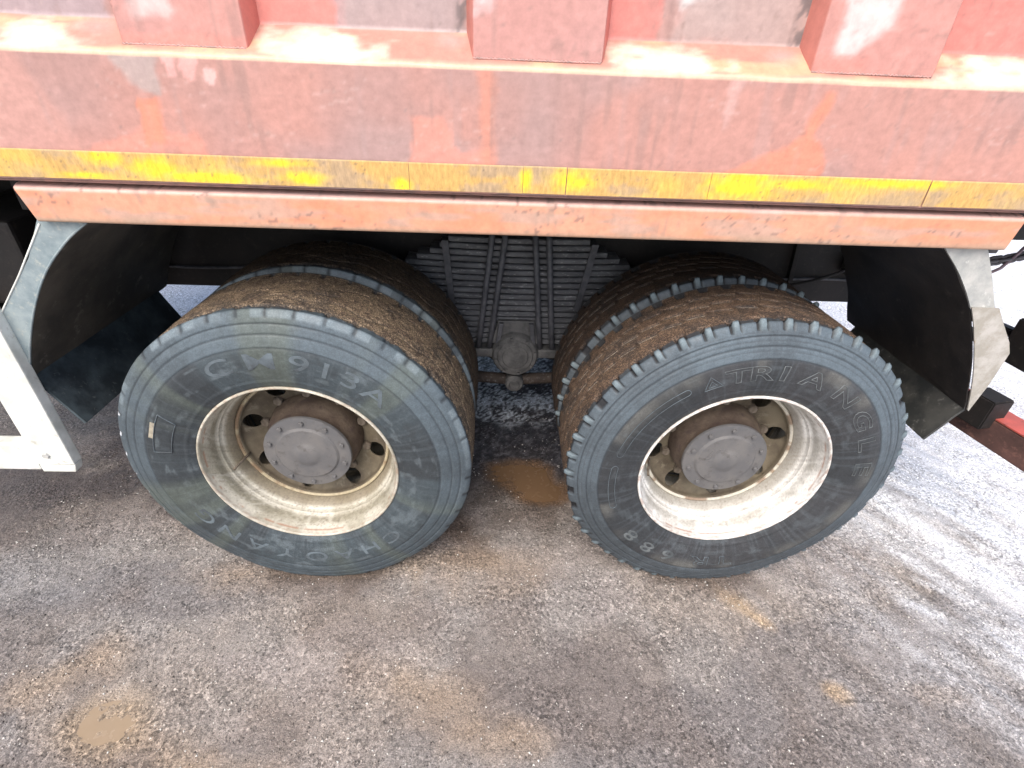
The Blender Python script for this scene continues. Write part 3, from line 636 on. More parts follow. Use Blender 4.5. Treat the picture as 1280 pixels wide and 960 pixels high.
# ---------- tyres
GR = ((.435, .0035), (.4705, .0035), (.4965, .003))
def side_y(r):
    kr = [.296, .302, .310, .318, .326, .334, .345, .37, .40, .42, .436, .455, .475, .495, .508, .518, .526, .5305]
    ky = [.006, -.002, -.0065, -.010, -.0135, -.0145, -.018, -.0235, -.0262, -.0255, -.0235, -.018, -.011, -.0035, .001, .006, .012, .0185]
    return np.interp(r, kr, ky)
def tyre_mesh(kind, inner=False):
    P = 46 if kind == 'block' else 42
    sub_ = 16; n = P * sub_
    rs = np.unique(np.concatenate([np.linspace(.296, .345, 12), np.linspace(.345, .5305, 62)]))
    prof = [(r, side_y(r), 0) for r in rs]
    ty = np.linspace(.0205, .2795, 104)
    for y in ty: prof.append((RT - .004 * (2 * (y - .15) / .26) ** 2, y, 1))
    rb = np.linspace(.5305, .296, 26)
    for r in rb: prof.append((r, .30 - side_y(r), 2))
    p = np.array(prof); m_ = len(p)
    a = np.linspace(0, 2 * pi, n, endpoint=False)
    A = np.repeat(a[:, None], m_, 1); R = np.repeat(p[None, :, 0], n, 0).copy(); Y = np.repeat(p[None, :, 1], n, 0).copy(); K = np.repeat(p[None, :, 2], n, 0)
    Y0 = Y.copy(); R0 = R.copy()
    fr = (A / (2 * pi) * P) % 1.0; idx = np.floor(A / (2 * pi) * P)
    side = K == 0; tr = K == 1; bk = K == 2
    ax, az = np.cos(A), np.sin(A)
    n1 = fbm(ax * 3 + 9, az * 3 + Y0 * 5, 501, 4); n2 = fbm(ax * R0 * 30 + 50, az * R0 * 30 + Y0 * 25, 503, 4); n3 = fbm(A * 40, Y0 * 110, 505, 3)
    jag = _h(idx, idx * 0 + 3, 77)
    C = np.ones(R.shape + (3,))
    # colours of the sidewall
    if kind == 'worn':
        base = np.array((.045, .059, .068)); ring = (.078, .102, .12)
    else:
        base = np.array((.038, .04, .044)); ring = (.085, .11, .13)
    C = C * base
    C = mixc(C, (.026, .03, .034), sm(.42, .62, n1) * .75)
    C = mixc(C, (.12, .145, .16), sm(.6, .72, fbm(A * 7, R0 * 45, 515, 4)) * (.45 if kind == 'worn' else .2))
    C = mixc(C, (.03, .034, .038), sm(.58, .7, fbm(A * 14, R0 * 30, 516, 4)) * .35)
    rad_streak = fbm(A * 60, R0 * 6, 511, 3); C = mixc(C, (.1, .12, .135), sm(.55, .75, rad_streak) * .22)
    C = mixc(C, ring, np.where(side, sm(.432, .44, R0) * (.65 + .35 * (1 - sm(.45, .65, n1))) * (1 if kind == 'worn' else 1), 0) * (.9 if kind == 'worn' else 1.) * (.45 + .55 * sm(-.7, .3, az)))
    if kind == 'worn':
        C = mixc(C, (.105, .125, .105), sm(.5, .7, fbm(ax * 4, az * 4, 517, 3)) * .5 * side)
    if kind == 'block':
        C = mixc(C, (.13, .13, .12), np.where(side, sm(.4, .7, fbm(ax * 5, az * 5 + 3, 519, 3)) * sm(.38, .42, R0) * (1 - sm(.43, .44, R0)), 0) * .6)
    for r_, w_ in GR:
        g = np.exp(-((R0 - r_) / (w_ * .55)) ** 2) * side
        Y += g * .0035; C = mixc(C, (.018, .022, .028), g * (.6 if kind == 'worn' else .75))
    if kind == 'block':
        for r_ in (.485, .507, .458): 
            g = np.exp(-((R0 - r_) / .0014) ** 2) * side; C = mixc(C, (.05, .06, .07), g * .55); Y += g * .001
    for r_ in (.327, .338): 
        g = np.exp(-((R0 - r_) / .0016) ** 2) * side; Y -= g * .0015
    # crown and shoulder colours
    mud1 = np.array((.1, .066, .044)) if kind == 'block' else np.array((.135, .1, .066))
    mudn = fbm(A * 40, Y0 * 70, 521, 5)
    mcol = np.ones(R.shape + (3,)) * mud1; mcol = mixc(mcol, (.06, .04, .03), sm(.45, .68, mudn) * .8); mcol = mixc(mcol, (.03, .026, .024), sm(.52, .66, fbm(A * 9, Y0 * 18, 525, 4)) * .6); mcol = mixc(mcol, mud1 * 1.75, sm(.55, .75, fbm(A * 130, Y0 * 260, 523, 3)) * .7)
    edge = .034 + .014 * (fbm(A * 40, A * 0, 527, 3) - .4)
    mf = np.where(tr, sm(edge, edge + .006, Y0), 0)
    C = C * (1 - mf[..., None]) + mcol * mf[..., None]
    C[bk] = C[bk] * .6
    if inner: C = C * (1 - .55 * mf[..., None]) * np.array((1, .95, .93))  # wheel-well shade painted into the inner tread as darker mud
    if kind == 'block':
        # shoulder slots
        sl = sm(.0, .05, fr) * (1 - sm(.45, .5, fr))
        depth = (.016 + .006 * jag)
        inn = np.where(tr, (1 - sm(.046, .052, Y0)) + sm(.248, .254, Y0), 0)
        R -= sl * inn * depth
        sd_ = np.where(side, sm(.508, .514, R0), 0); Y += sl * sd_ * .009; R -= sl * sd_ * .004
        blk = sm(.08, .12, fr) * (1 - sm(.32, .37, fr)) * np.clip(inn + sd_, 0, 1) * (_h(idx, idx * 0, 5) > .2) * np.where(tr, 1 - sm(.034, .038, Y0), 1)
        wallc = sl * np.clip(inn + sd_, 0, 1) * (1 - blk)
        C = mixc(C, (.012, .012, .014), np.clip(wallc * 1.0, 0, 1) * .95)
        C = mixc(C, (.14, .18, .2), np.clip(blk, 0, 1) * .85)
        R += blk * depth * .7; Y -= blk * sd_ * .006
        # circumferential dashes with steps
        for q, (y0, sh) in enumerate(((.115, .1), (.163, .4), (.212, .7))):
            ff = (fr + sh) % 1.0
            yl = y0 + .012 * (ff - .5)
            on = sm(.0, .04, ff) * (1 - sm(.76, .8, ff))
            g = np.exp(-((Y0 - yl) / .0036) ** 2) * on * tr
            R -= g * .007; C = mixc(C, (.012, .009, .007), g * .9)
            pl = np.exp(-((Y0 - yl + .0052) / .0032) ** 2) * on * tr * (_h(idx, idx * 0 + q, 9) > .12) * sm(.3, .5, fbm(A * 50, A * 0 + q, 531, 2) + .12)
            C = mixc(C, (.7, .61, .5), np.clip(pl * 1.1, 0, 1) * (.35 + .65 * _h(idx, idx * 0 + q, 10)))
            st = np.exp(-((ff - .88) / .055) ** 2) * np.exp(-((Y0 - yl) / .008) ** 2) * tr
            R -= st * .005; C = mixc(C, (.03, .02, .016), st * .75)
        R += tr * (mudn - .5) * .0008
    else:
        ir = .5 * (jag - .5)
        slot = np.exp(-((fr - .5 - .2 * ir) / (.05 + .05 * _h(idx, idx * 0 + 8, 3))) ** 2) * sm(.1, .3, _h(idx, idx * 0 + 8, 4))
        inn = np.where(tr, 1 - sm(.036, .05, Y0) + sm(.25, .264, Y0), 0); sd_ = np.where(side, sm(.509, .516, R0), 0)
        R -= slot * inn * .010; Y += slot * sd_ * .004; C = mixc(C, (.018, .022, .026), slot * np.clip(inn + sd_, 0, 1) * .85)
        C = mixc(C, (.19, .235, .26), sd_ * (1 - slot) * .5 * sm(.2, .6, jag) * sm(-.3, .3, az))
        # chewed crown edge
        ch = np.where(tr, np.exp(-((Y0 - .042 - .01 * (fbm(A * 24, A * 0, 537, 3) - .5)) / .005) ** 2), 0) * sm(.42, .55, fbm(A * 18, A * 0 + 4, 539, 2))
        R -= ch * .009; C = mixc(C, (.015, .015, .015), ch * .9)
        # meandering, nearly mud-filled cracks
        for q, y0 in enumerate((.095, .15, .205)):
            yl = y0 + .011 * np.sin(A * P / 2 + q) + .006 * (fbm(A * 30, A * 0 + q, 541, 2) - .5)
            g = np.exp(-((Y0 - yl) / .0032) ** 2) * tr * sm(.38, .5, fbm(A * 9, A * 0 + q * 3, 543, 2))
            R -= g * .004; C = mixc(C, (.03, .022, .016), g * .75)
        R += tr * (mudn - .5) * .0022 + tr * (fbm(A * 110, Y0 * 210, 547, 2) - .5) * .003
        # frost specks on the shoulder
        fs = np.where(side, sm(.518, .522, R0), 0) * (np.cos(A - radians(200)) > .75) * (np.abs(fr - .5) < .07); C = mixc(C, (.6, .63, .66), fs * .8)
    Y += side * (n2 - .5) * .0012
    Xw = R * ax; Zw = R * az
    # contact with the ground: flattened foot and a slight bulge
    low = 1 - sm(.0, .14, Zw + AZ)
    Y = Y + np.where(side, -1, np.where(bk, 1, 0)) * .012 * low * sm(.34, .46, R0) * (1 - sm(.52, .535, R0) * .5)
    Zw = np.maximum(Zw, -AZ + .0015 + .002 * 0)
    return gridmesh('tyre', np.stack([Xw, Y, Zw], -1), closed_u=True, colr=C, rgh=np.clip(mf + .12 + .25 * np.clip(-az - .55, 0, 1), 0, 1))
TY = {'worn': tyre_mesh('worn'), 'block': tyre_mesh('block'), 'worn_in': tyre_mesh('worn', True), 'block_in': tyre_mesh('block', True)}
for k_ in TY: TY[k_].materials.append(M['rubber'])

# ---------- rims
def rim_meshes():
    prof = [(.3005, .004), (.3035, -.001), (.3035, -.0055), (.301, -.0085), (.2975, -.0085), (.295, -.005), (.2935, .004), (.2915, .012), (.2875, .022), (.2835, .034), (.281, .048), (.2795, .062),
            (.2765, .068), (.2735, .071), (.2725, .078), (.2705, .084), (.266, .089), (.2615, .096), (.2565, .106), (.2525, .118), (.2505, .13), (.2498, .145), (.2498, .165), (.2525, .2), (.262, .23), (.285, .25), (.2985, .285), (.302, .31)]
    # resample
    P = []
    for i in range(len(prof) - 1):
        for s in np.linspace(0, 1, 4, endpoint=False): P.append((prof[i][0] * (1 - s) + prof[i + 1][0] * s, prof[i][1] * (1 - s) + prof[i + 1][1] * s))
    P.append(prof[-1])
    out = []
    for kind in (0, 1):
        V = lathe_v(P, 360); A = np.arctan2(V[..., 2], V[..., 0]); R = np.repeat(np.array(P)[None, :, 0], 360, 0); Y = V[..., 1]
        ca, sa = np.cos(A), np.sin(A)
        n1 = fbm(ca * 4 + 7, sa * 4 + Y * 12, 601 + kind, 4); n2 = fbm(ca * 22, sa * 22 + Y * 90, 603 + kind, 4); n3 = fbm(ca * 70, sa * 70 + Y * 240, 605, 3)
        c = np.ones(R.shape + (3,)) * np.array(((.5, .475, .4), (.74, .73, .7))[kind])
        dirt = ((.27, .245, .18), (.42, .4, .36))[kind]
        up_ = sm(.1, -.9, sa) * 0 + .5
        c = mixc(c, dirt, sm(.42, .62, n1) * .6)
        band = np.exp(-((Y - .045) / .016) ** 2)        # dirty band half-way in
        band2 = sm(.085, .1, Y)
        c = mixc(c, (.25, .23, .17), np.clip(band * (.35 + .9 * sm(.4, .6, n2)), 0, 1) * (.8, .35)[kind])
        c = mixc(c, ((.2, .165, .11), (.26, .24, .2))[kind], band2 * (.8, .65)[kind])
        c = mixc(c, (.16, .13, .1), sm(.62, .72, n3) * (.5, .35)[kind] * sm(.0, .02, Y))
        rust = sm(.45, .7, fbm(ca * 22, sa * 22 + Y * 300, 611 + kind, 4)) * (1 - sm(.0, .008, Y))
        c = mixc(c, (.25, .11, .06), rust * (.35, .5)[kind])
        c = mixc(c, (.3, .13, .07), np.exp(-((Y - .011) / .003) ** 2) * sm(.5, .6, fbm(ca * 9, sa * 9, 617, 3)) * .7)
        me = gridmesh('rim', V, closed_u=True, colr=c); me.materials.append(M['rimpaint']); out.append(me)
    return out
RIM = rim_meshes()
def disc_mesh(phase, nh=8):
    """dished disc with hand holes: polar grid with holes cut by moving vertices"""
    nA = 320; rad = [.2498, .2475, .2425, .2365, .2345, .2345, .2335, .23, .224, .216]
    ys = [.136, .1325, .1305, .1315, .134, .142, .147, .152, .157, .161]
    rad += list(np.linspace(.2345, .176, 2)[0:0]) + list(np.linspace(.212, .152, 16)) + [.145, .12]
    yy2 = np.interp(np.linspace(.212, .152, 16), [.152, .175, .19, .212], [.185, .178, .170, .162])
    ys += list(yy2) + [.186, .187]
    P = list(zip(rad, ys)); V = lathe_v(P, nA)
    me0 = gridmesh('disc', V, closed_u=True)
    # open holes: delete faces whose centre lies in a hole
    bm = bmesh.new(); bm.from_mesh(me0); bpy.data.meshes.remove(me0)
    hc = [(.205 * cos(radians(phase + i * 360 / nh)), .205 * sin(radians(phase + i * 360 / nh))) for i in range(nh)]
    rh = .0285
    kill = []
    for f in bm.faces:
        c = f.calc_center_median()
        if any((c.x - a) ** 2 + (c.z - b) ** 2 < rh * rh for a, b in hc): kill.append(f)
    bmesh.ops.delete(bm, geom=kill, context='FACES')
    # snap the jagged border onto the circle, add a thickness lip
    be = [e for e in bm.edges if e.is_boundary]
    bv = {v for e in be for v in e.verts}
    for v in bv:
        for a, b in hc:
            dx, dz = v.co.x - a, v.co.z - b; dd = hypot(dx, dz)
            if dd < rh * 1.7:
                v.co.x = a + dx / dd * rh; v.co.z = b + dz / dd * rh
    be = [e for e in bm.edges if e.is_boundary and all(any(abs(hypot(v.co.x - a, v.co.z - b) - rh) < 1e-4 for a, b in hc) for v in e.verts)]
    r = bmesh.ops.extrude_edge_only(bm, edges=be)
    for v in [g for g in r['geom'] if isinstance(g, bmesh.types.BMVert)]: v.co.y += .004
    bmesh.ops.recalc_face_normals(bm, faces=bm.faces)
    me = bm_mesh('disc', bm); me.shade_smooth(); sharp(me, 40); me.materials.append(M['disc']); return me
EDGE = []
for k_ in (0, 1):
    pr_ = [(.2503, .1335), (.2485, .1275), (.2455, .1252), (.2415, .1255), (.2385, .129), (.2378, .1345)]
    v_ = lathe_v(pr_, 200); a_ = np.arctan2(v_[..., 2], v_[..., 0]); rs_ = np.repeat(np.array(pr_)[None, :, 0], 200, 0)
    c_ = np.ones(rs_.shape + (3,)) * np.array(((.42, .36, .24), (.56, .53, .45))[k_])
    nn_ = fbm(np.cos(a_) * 6 + k_ * 5, np.sin(a_) * 6, 651, 4); c_ = mixc(c_, (.2, .12, .07), sm(.52, .64, nn_) * .8)
    e_ = gridmesh('disc_edge', v_, closed_u=True, colr=c_); e_.materials.append(M['rimpaint']); EDGE.append(e_)
def cap_meshes():
    c = [(0, .053), (.012, .0532), (.022, .0538), (.031, .0555), (.038, .058), (.043, .0602), (.05, .0610), (.07, .0622), (.088, .063), (.094, .0635), (.0975, .066), (.101, .0695), (.106, .0702), (.134, .0706), (.1375, .0715), (.139, .0745), (.139, .082)]
    a = gridmesh('hub_cap', lathe_v(c, 128), closed_u=True); sharp(a, 30)
    h = [(.1385, .08), (.1365, .083), (.135, .088), (.137, .11), (.143, .12), (.149, .135), (.153, .15), (.155, .166), (.155, .18), (.155, .20)]
    hv = lathe_v(h, 96); A = np.arctan2(hv[..., 2], hv[..., 0])
    k_ = 1 + (fbm(np.cos(A) * 9, np.sin(A) * 9 + hv[..., 1] * 50, 701, 3) - .5) * .02
    hv[..., 0] *= k_; hv[..., 2] *= k_
    b = gridmesh('hub_drum', hv, closed_u=True)
    return a, b
CAP, DRUM = cap_meshes()
CAP.materials.append(M['hubgrey']); DRUM.materials.append(M['hubmud'])
def hexmesh(name, r, y0, y1, dome=.003):
    bm = bmesh.new(); n = 6
    A = [bm.verts.new((r * cos(i * pi / 3), y1, r * sin(i * pi / 3))) for i in range(n)]
    B = [bm.verts.new((r * cos(i * pi / 3), y0 + dome, r * sin(i * pi / 3))) for i in range(n)]
    Cc = [bm.verts.new((r * .8 * cos(i * pi / 3), y0, r * .8 * sin(i * pi / 3))) for i in range(n)]
    for i in range(n):
        j = (i + 1) % n; bm.faces.new((A[i], A[j], B[j], B[i])); bm.faces.new((B[i], B[j], Cc[j], Cc[i]))
    bm.faces.new(Cc[::-1]); bmesh.ops.recalc_face_normals(bm, faces=bm.faces)
    return bm_mesh(name, bm)
BOLT = hexmesh('bolt', .0082, .062, .0715); BOLT.materials.append(M['hubgrey'])
NUT = hexmesh('lug_nut', .0165, .163, .19, .004); NUT.materials.append(M['nut'])
def inst(name, me, parent, loc=(0, 0, 0), ry=0):
    o = bpy.data.objects.new(name, me); col.objects.link(o); o.parent = parent; o.location = loc; o.rotation_euler = (0, ry, 0); return o

# ---------- raised writing that follows the sidewall
def bend(me, phi, r0, lift=0.):
    co = np.empty(len(me.vertices) * 3, np.float32); me.vertices.foreach_get('co', co); co = co.reshape(-1, 3)
    r = r0 + co[:, 1]; a = radians(phi) - co[:, 0] / r0
    y = side_y(r) - co[:, 2] - lift
    me.vertices.foreach_set('co', np.stack([r * np.cos(a), y, r * np.sin(a)], 1).astype(np.float32).reshape(-1)); me.update()
def glyph_bm(bm, ch, phi, r0, size, sx, outline, lift):
    cu = bpy.data.curves.new('g', 'FONT'); cu.body = ch; cu.align_x = 'CENTER'; cu.align_y = 'CENTER'; cu.size = size; cu.resolution_u = 4
    cu.offset = size * (.018 if outline else .004)
    if outline: cu.fill_mode = 'NONE'; cu.bevel_depth = .00085; cu.bevel_resolution = 1
    else: cu.extrude = .0008
    o = bpy.data.objects.new('g', cu); col.objects.link(o)
    bpy.context.view_layer.update()
    dg = bpy.context.evaluated_depsgraph_get(); me = bpy.data.meshes.new_from_object(o.evaluated_get(dg))
    bpy.data.objects.remove(o); bpy.data.curves.remove(cu)
    t_ = bmesh.new(); t_.from_mesh(me)
    xs_ = [v.co.x for v in t_.verts]; ys_ = [v.co.y for v in t_.verts]
    cx_, cy_ = (min(xs_) + max(xs_)) / 2, (min(ys_) + max(ys_)) / 2
    for v in t_.verts: v.co.x = (v.co.x - cx_) * sx; v.co.y -= cy_
    bmesh.ops.subdivide_edges(t_, edges=[e for e in t_.edges if e.calc_length() > .008], cuts=2)
    bmesh.ops.triangulate(t_, faces=[f for f in t_.faces if len(f.verts) > 3])
    t_.to_mesh(me); t_.free(); bend(me, phi, r0, lift); bm.from_mesh(me); bpy.data.meshes.remove(me)
def writing(chars, size, sx, outline, lift, mat, parent, r0=.392, name='raised_letter'):
    for ch, phi in chars:
        bm = bmesh.new(); glyph_bm(bm, ch, phi, r0, size, sx, outline, lift); link(name, bm_mesh(name, bm), mat, parent)
def stroke(pts, parent, name, mat='letter_pale', closed=True, rad=.001):
    """pts: (r, degrees) on the sidewall"""
    Q = []
    k_ = len(pts)
    for i in range(k_ if closed else k_ - 1):
        (ra, pa), (rb, pb) = pts[i], pts[(i + 1) % k_]
        for s in np.linspace(0, 1, 6, endpoint=False):
            r = ra + (rb - ra) * s; p_ = radians(pa + (pb - pa) * s); Q.append((r * cos(p_), side_y(r) - .0012, r * sin(p_)))
    if not closed:
        r, p_ = pts[-1]; Q.append((r * cos(radians(p_)), side_y(r) - .0006, r * sin(radians(p_))))
    V = tube_np(Q, rad, 6, closed)
    return link(name, gridmesh(name, V, closed_u=closed, closed_v=True), mat, parent)
def capsule(r, hw, a0, a1):
    d_ = math.degrees(hw / r); P = [(r + hw, a0 + (a1 - a0) * s) for s in np.linspace(0, 1, 12)]
    P += [(r + hw * cos(t_), a1 - d_ * sin(t_) * (1 if a1 < a0 else -1)) for t_ in np.linspace(0, pi, 7)[1:-1]]
    P += [(r - hw, a1 + (a0 - a1) * s) for s in np.linspace(0, 1, 12)]
    P += [(r - hw * cos(t_), a0 + d_ * sin(t_) * (1 if a1 < a0 else -1)) for t_ in np.linspace(0, pi, 7)[1:-1]]
    return P

def wheel(x, y, flip, kind, detail, label=None, vph=11.5, nph=18):
    """flip: far side of the truck. y is the plane of the outer rim edge"""
    wh = empty('wheel', (x, y - 1.25, AZ), truck)
    if flip: wh.rotation_euler = (0, 0, pi)
    if label: wh['label'] = label
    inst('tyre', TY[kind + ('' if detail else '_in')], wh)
    if detail == 0:                       # inner wheel of the pair: only tyre and a mirrored rim
        o = inst('rim', RIM[0], wh, (0, .30, 0)); o.rotation_euler = (0, 0, pi); return wh
    inst('rim', RIM[0 if kind == 'worn' else 1], wh)
    inst('disc', disc_mesh(vph), wh); inst('disc_edge', EDGE[0 if kind == 'worn' else 1], wh)
    inst('hub_cap', CAP, wh); inst('hub_drum', DRUM, wh)
    link('valve_stem', gridmesh('valve_stem', tube_np([(-.225, .14, -.06), (-.232, .11, -.062), (-.243, .075, -.065), (-.246, .06, -.066)], .0042, 8), closed_v=True), 'nut', wh)
    for i in range(10):
        a = radians(18 + 36 * i); inst('bolt', BOLT, wh, (.1195 * cos(a), 0, .1195 * sin(a)), random.uniform(0, 1))
        a = radians(nph + 36 * i); inst('lug_nut', NUT, wh, (.1675 * cos(a), 0, .1675 * sin(a)), random.uniform(0, 1))
    return wh
wl = wheel(-AX, 0, False, 'worn', 1, 'outer wheel with smooth worn shoulder and cream rim', vph=-16, nph=20)
wr = wheel(AX, 0, False, 'block', 1, 'outer wheel with open shoulder slots and whiter rusty rim')
wheel(-AX, .32, False, 'worn', 0); wheel(AX, .32, False, 'block', 0)
for sx in (-1, 1):
    wheel(sx * AX, 2.5, True, 'block', 1); wheel(sx * AX, 2.18, True, 'worn', 0)
writing([('C', 111), ('M', 94), ('9', 79), ('1', 69), ('3', 59), ('A', 47.5)], .072, 1.65, False, .0, 'letter_pale', wl, r0=.397)
writing([('C', -47), ('H', -61.5), ('A', -76), ('O', -91), ('Y', -106), ('A', -121), ('N', -135.5), ('G', -149.5)], .058, 1.75, False, .0, 'letter_pale', wl, r0=.385)
stroke([(.411, 148.3), (.361, 150.3), (.363, 168), (.411, 168.8)], wl, 'moulded_frame', 'letter_pale', rad=.0014)
bm = bmesh.new()
q = [(r, a) for r, a in ((.424, 153.5), (.411, 153.5), (.411, 161.5), (.424, 161.5))]
vs = [bm.verts.new((r * cos(radians(a)), side_y(r) - e, r * sin(radians(a)))) for e in (.0022, -.002) for r, a in q]
for f in ((0, 1, 2, 3), (7, 6, 5, 4), (0, 4, 5, 1), (1, 5, 6, 2), (2, 6, 7, 3), (3, 7, 4, 0)): bm.faces.new([vs[i] for i in f])
bmesh.ops.recalc_face_normals(bm, faces=bm.faces)
link('patch', bm_mesh('patch', bm), 'tag', wl)
writing([('T', 104), ('R', 94), ('I', 85.5), ('A', 72), ('N', 54), ('G', 37), ('L', 22), ('E', 7)], .066, 1.75, True, .0006, 'letter_dark', wr, r0=.393)
stroke([(.413, 114.6), (.372, 118.5), (.372, 110.4)], wr, 'moulded_triangle', rad=.001)
stroke([(.398, 114.6), (.379, 116.4), (.379, 112.7)], wr, 'moulded_triangle', rad=.0008)
writing([('T', -82), ('R', -94)], .062, 1.8, True, .0006, 'letter_pale', wr, r0=.396)
writing([('6', -112), ('8', -125), ('8', -138)], .06, 1.8, False, .0, 'letter_dark', wr, r0=.393)
stroke(capsule(.393, .0105, 125, 166), wr, 'moulded_frame'); stroke(capsule(.392, .0105, 174.5, 198), wr, 'moulded_frame')
# worn marks on the right cap
bm = bmesh.new()
for (x, z, an, L_) in ((-.055, .03, 60, .03), (-.045, .022, 120, .026), (-.035, .036, 60, .03), (-.02, .032, 15, .022), (-.02, .045, 15, .022), (-.01, .038, 75, .016), (-.06, .012, 30, .024), (-.048, .004, 20, .02)):
    a = radians(an); add_box(bm, x - L_ / 2, x + L_ / 2, .0598, .063, z - .0022, z + .0022, .0006, Matrix.Rotation(-a, 4, 'Y'))
link('raised_mark', bm_mesh('raised_mark', bm), 'hubgrey', wr)

# ---------- mudguards
def smooth_path(path, m_=6):
    P = [np.array(p, float) for p in path]; P = [2 * P[0] - P[1]] + P + [2 * P[-1] - P[-2]]; Q = []
    for i in range(1, len(P) - 2):
        p0, p1, p2, p3 = P[i - 1:i + 3]
        for s in np.linspace(0, 1, m_, endpoint=False):
            Q.append(.5 * (2 * p1 + (p2 - p0) * s + (2 * p0 - 5 * p1 + 4 * p2 - p3) * s * s + (3 * p1 - p0 - 3 * p2 + p3) * s ** 3))
    Q.append(P[-2]); return np.array(Q)
def sheet(name, path, y0, y1, th, mat, parent, ny=24, wav=.003, seed=0):
    P = smooth_path(path)
    T = np.gradient(P, axis=0); T /= np.linalg.norm(T, axis=1)[:, None]; Nn = np.stack([-T[:, 1], T[:, 0]], 1)
    ys = np.linspace(y0, y1, ny)
    def layer(off):
        V = np.zeros((len(P), ny, 3))
        for j, y in enumerate(ys):
            w_ = (fbm(np.arange(len(P)) * .3 + seed, np.full(len(P), y * 9), 801 + seed, 2) - .5) * wav * 2
            V[:, j, 0] = P[:, 0] + Nn[:, 0] * (off + w_); V[:, j, 2] = P[:, 1] + Nn[:, 1] * (off + w_); V[:, j, 1] = y
        return V
    A = layer(th / 2); B = layer(-th / 2)
    V = np.concatenate([A, B[:, ::-1]], 1)
    me = gridmesh(name, V, closed_v=True); sharp(me, 50)
    o = link(name, me, mat); o.parent = parent; return o
def plate(name, pts, y0, y1, mat, parent):
    bm = bmesh.new(); add_prism(bm, pts, y0, y1, 'Y'); me = bm_mesh(name, bm); o = link(name, me, mat); o.parent = parent; return o
arcL = [(-.96, 1.32), (-1.06, 1.252), (-1.122, 1.2), (-1.2, 1.122), (-1.262, 1.032), (-1.318, .93), (-1.352, .885), (-1.386, .816)]
arcL = [(-.96, 1.32), (-1.055, 1.256), (-1.122, 1.208), (-1.204, 1.129), (-1.276, 1.03), (-1.336, .923), (-1.386, .812)]
arcR = [(.96, 1.32), (1.04, 1.251), (1.112, 1.184), (1.186, 1.096), (1.25, .99), (1.303, .885), (1.34, .79), (1.348, .765)]
mgL = rel(sheet('mudguard', arcL[::-1], .034, .72, .004, 'guard_in', None, seed=1))
mgL['label'] = 'front mudguard with a bluish outer plate'
mgR = rel(sheet('mudguard', arcR, .034, .66, .004, 'guard_dark', None, seed=5))
mgR['label'] = 'rear mudguard with a dented grey and beige plate'
sL = [tuple(p) for p in smooth_path(arcL[1:])]; sR = [tuple(p) for p in smooth_path(arcR[1:])]
plate('side_plate', [(-1.165, 1.262), (-1.229, 1.165), (-1.379, 1.0), (-1.398, .965), (-1.410, .84), (-1.388, .812)] + sL[::-1][1:-1] + [(-1.05, 1.262)], .028, .0335, 'guard_teal', mgL)
sub(tube('edge_bead', [(x, .0275, z) for x, z in sL], .0028, 'guard_teal'), mgL)
sub(tube('edge_bead', [(x, .0275, z) for x, z in ((-1.165, 1.25), (-1.272, 1.12), (-1.379, 1.0), (-1.398, .965))], .0022, 'white'), mgL)  # edge highlight painted as white on the folded rim
plate('side_plate', [(1.142, 1.262), (1.2, 1.18), (1.258, 1.09)] + [p for p in sR[::-1] if p[1] > 1.09] + [(1.03, 1.262)], .028, .0335, 'guard_grey', mgR)
plate('side_plate', [(1.26, 1.1), (1.3, 1.052), (1.345, 1.0), (1.366, .965), (1.364, .86), (1.352, .765)] + [p for p in sR[::-1] if .77 < p[1] < 1.1] + [(1.185, 1.1)], .0235, .0275, 'guard_beige', mgR)
flL = sheet('mud_flap', [(-1.386, .814), (-1.345, .735), (-1.302, .655)], .034, .66, .008, 'flap', mgL, wav=.002, seed=9)
flR = sheet('mud_flap', [(1.349, .764), (1.315, .71), (1.275, .646)], .034, .6, .008, 'flap_brown', mgR, wav=.002, seed=12)
flR['label'] = 'brown muddy flap below the rear mudguard'
rel(box('stay', -1.42, -1.385, .1, .86, .93, .955, 'black', bev=.003))
rel(box('stay', 1.39, 1.42, .1, .86, .93, .955, 'black', bev=.003))

# ---------- white side guard at the left
sg = rel(box('side_guard', -1.470, -1.362, -.004, .03, .523, 1.04, 'white', bev=.004))
bm = bmesh.new(); add_prism(bm, [(-1.4695, .521), (-1.3625, .521), (-1.372, .492), (-1.4695, .492)], -.002, .029, 'Y', .003)
sub(link('post_foot', bm_mesh('post_foot', bm), 'white'), sg)
sub(box('guard_rail', -3.1, -1.473, .0, .04, .497, .60, 'white', bev=.006), sg)
sub(box('guard_rail', -3.1, -1.473, .0, .04, .86, .96, 'white', bev=.006), sg)
sub(box('guard_arm', -1.5, -1.46, .032, .85, .9, .94, 'black', bev=.004), sg)
for z in (.56, .91): sub(lathe('bolt', [(0, -.010), (.009, -.010), (.0105, -.008), (.0105, -.003)], 'guard_grey', n=6, x0=-1.43, z0=z), sg)
# dark tank ahead of the mudguard
tk = rel(box('air_tank', -2.5, -1.55, .14, .74, .66, 1.16, 'black', bev=.06))
for x in (-2.3, -1.8): sub(box('tank_strap', x - .02, x + .02, .132, .745, .655, 1.165, 'guard_in', bev=.01), tk)
rel(box('battery_shelf', -1.54, -1.4, .2, .84, .96, 1.2, 'black', bev=.01))

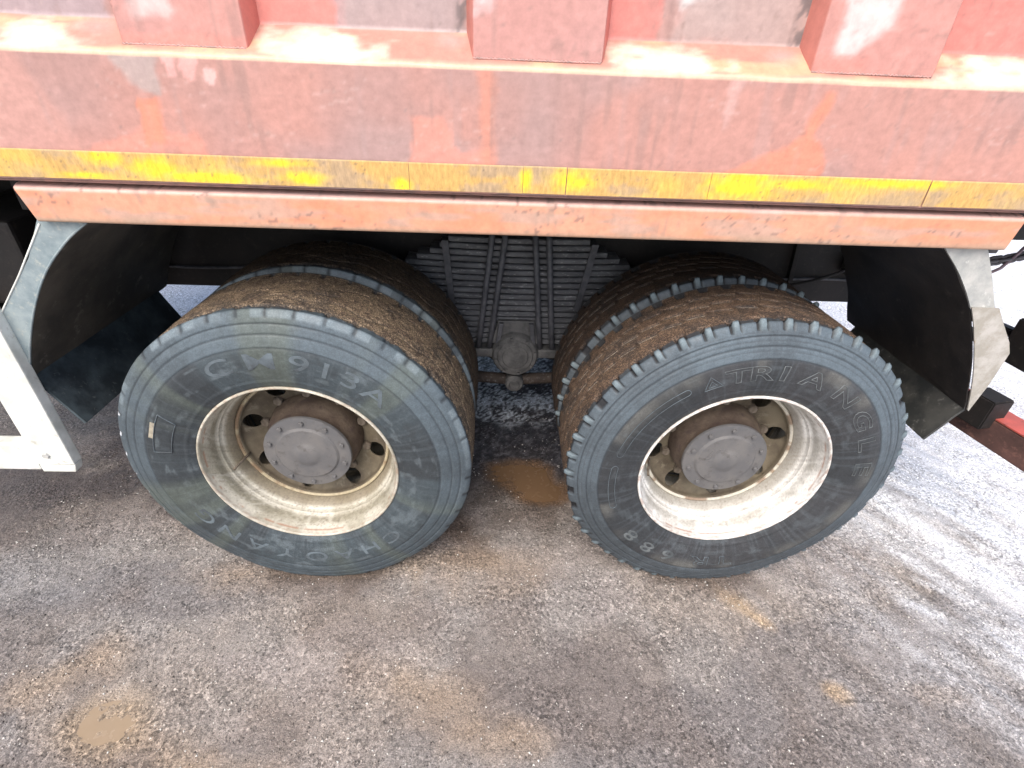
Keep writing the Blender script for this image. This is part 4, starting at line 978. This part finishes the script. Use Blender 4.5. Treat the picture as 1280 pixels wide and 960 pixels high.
# ---------- rear: red bar, bracket, lamp, chain, cable
def barbox(name, A, B, w_, h_, mat, parent=None, off=0):
    A = Vector(A); B = Vector(B); dv = B - A; L_ = dv.length; an = atan2(dv.y, dv.x)
    mid = (A + B) / 2
    bm = bmesh.new()
    bmesh.ops.create_cube(bm, size=1, matrix=Matrix.Translation(mid) @ Matrix.Rotation(an, 4, 'Z') @ Matrix.Diagonal((L_, w_, h_, 1)))
    bmesh.ops.bevel(bm, geom=bm.edges[:], offset=.005, segments=2, affect='EDGES')
    return link(name, bm_mesh(name, bm), mat, parent)
bar = rel(barbox('rear_bar', (1.86, .02, .50), (1.70, .86, .50), .1, .11, 'brownbar')); bar['label'] = 'dark red bar across the rear'
sub(barbox('lit_top_face', (1.863, .02, .558), (1.703, .86, .558), .102, .005, 'redbar'), bar)  # lit top of the bar painted on as a brighter red layer
bk_ = rel(barbox('bar_bracket', (1.70, .31, .575), (1.795, .33, .575), .1, .12, 'black'))
rel(box('bar_hanger', 1.655, 1.712, .852, .925, .556, .764, 'black', bev=.004))
rel(barbox('lamp_arm', (1.70, .93, .83), (1.83, .40, .83), .04, .03, 'black'))
lampb = rel(barbox('tail_lamp', (1.765, .34, .83), (2.0, .36, .83), .12, .16, 'black'))
sub(barbox('lens', (1.91, .275, .785), (1.99, .283, .785), .012, .05, 'lens'), lampb)
sub(barbox('lens', (1.91, .275, .85), (1.99, .283, .85), .012, .05, 'lensred'), lampb)
ch = rel(box('tailgate_chain', 1.33, 1.36, .21, .24, 1.19, 1.215, 'chain', bev=.005))
LK = None
pa, pb = Vector((1.345, .23, 1.158)), Vector((1.66, .28, 1.235))
nl = 14
for i in range(nl):
    t0 = i / (nl - 1); P_ = pa.lerp(pb, t0) - Vector((0, 0, .018 * sin(pi * t0)))
    if LK is None:
        ll, ww, rr_ = .0135, .0105, .0052; path = []
        for a in np.linspace(-pi / 2, pi / 2, 7): path.append((ll + ww * cos(a), 0, ww * sin(a)))
        for a in np.linspace(pi / 2, 3 * pi / 2, 7): path.append((-ll + ww * cos(a), 0, ww * sin(a)))
        LK = gridmesh('link', tube_np(path, rr_, 7, True), closed_u=True, closed_v=True); LK.materials.append(M['chain'])
    o = inst('link', LK, ch, P_)
    sl_ = atan2((pb - pa).z - .018 * pi * cos(pi * t0), (pb - pa).x)
    o.rotation_mode = 'XYZ'; o.rotation_euler = (0 if i % 2 == 0 else pi / 2.4, -sl_, .15)
rel(tube('cable', [(1.27, .3, 1.05), (1.33, .28, 1.075), (1.38, .25, 1.1), (1.42, .235, 1.14), (1.445, .235, 1.18), (1.47, .24, 1.22), (1.52, .25, 1.25)], .0045, 'cable'))
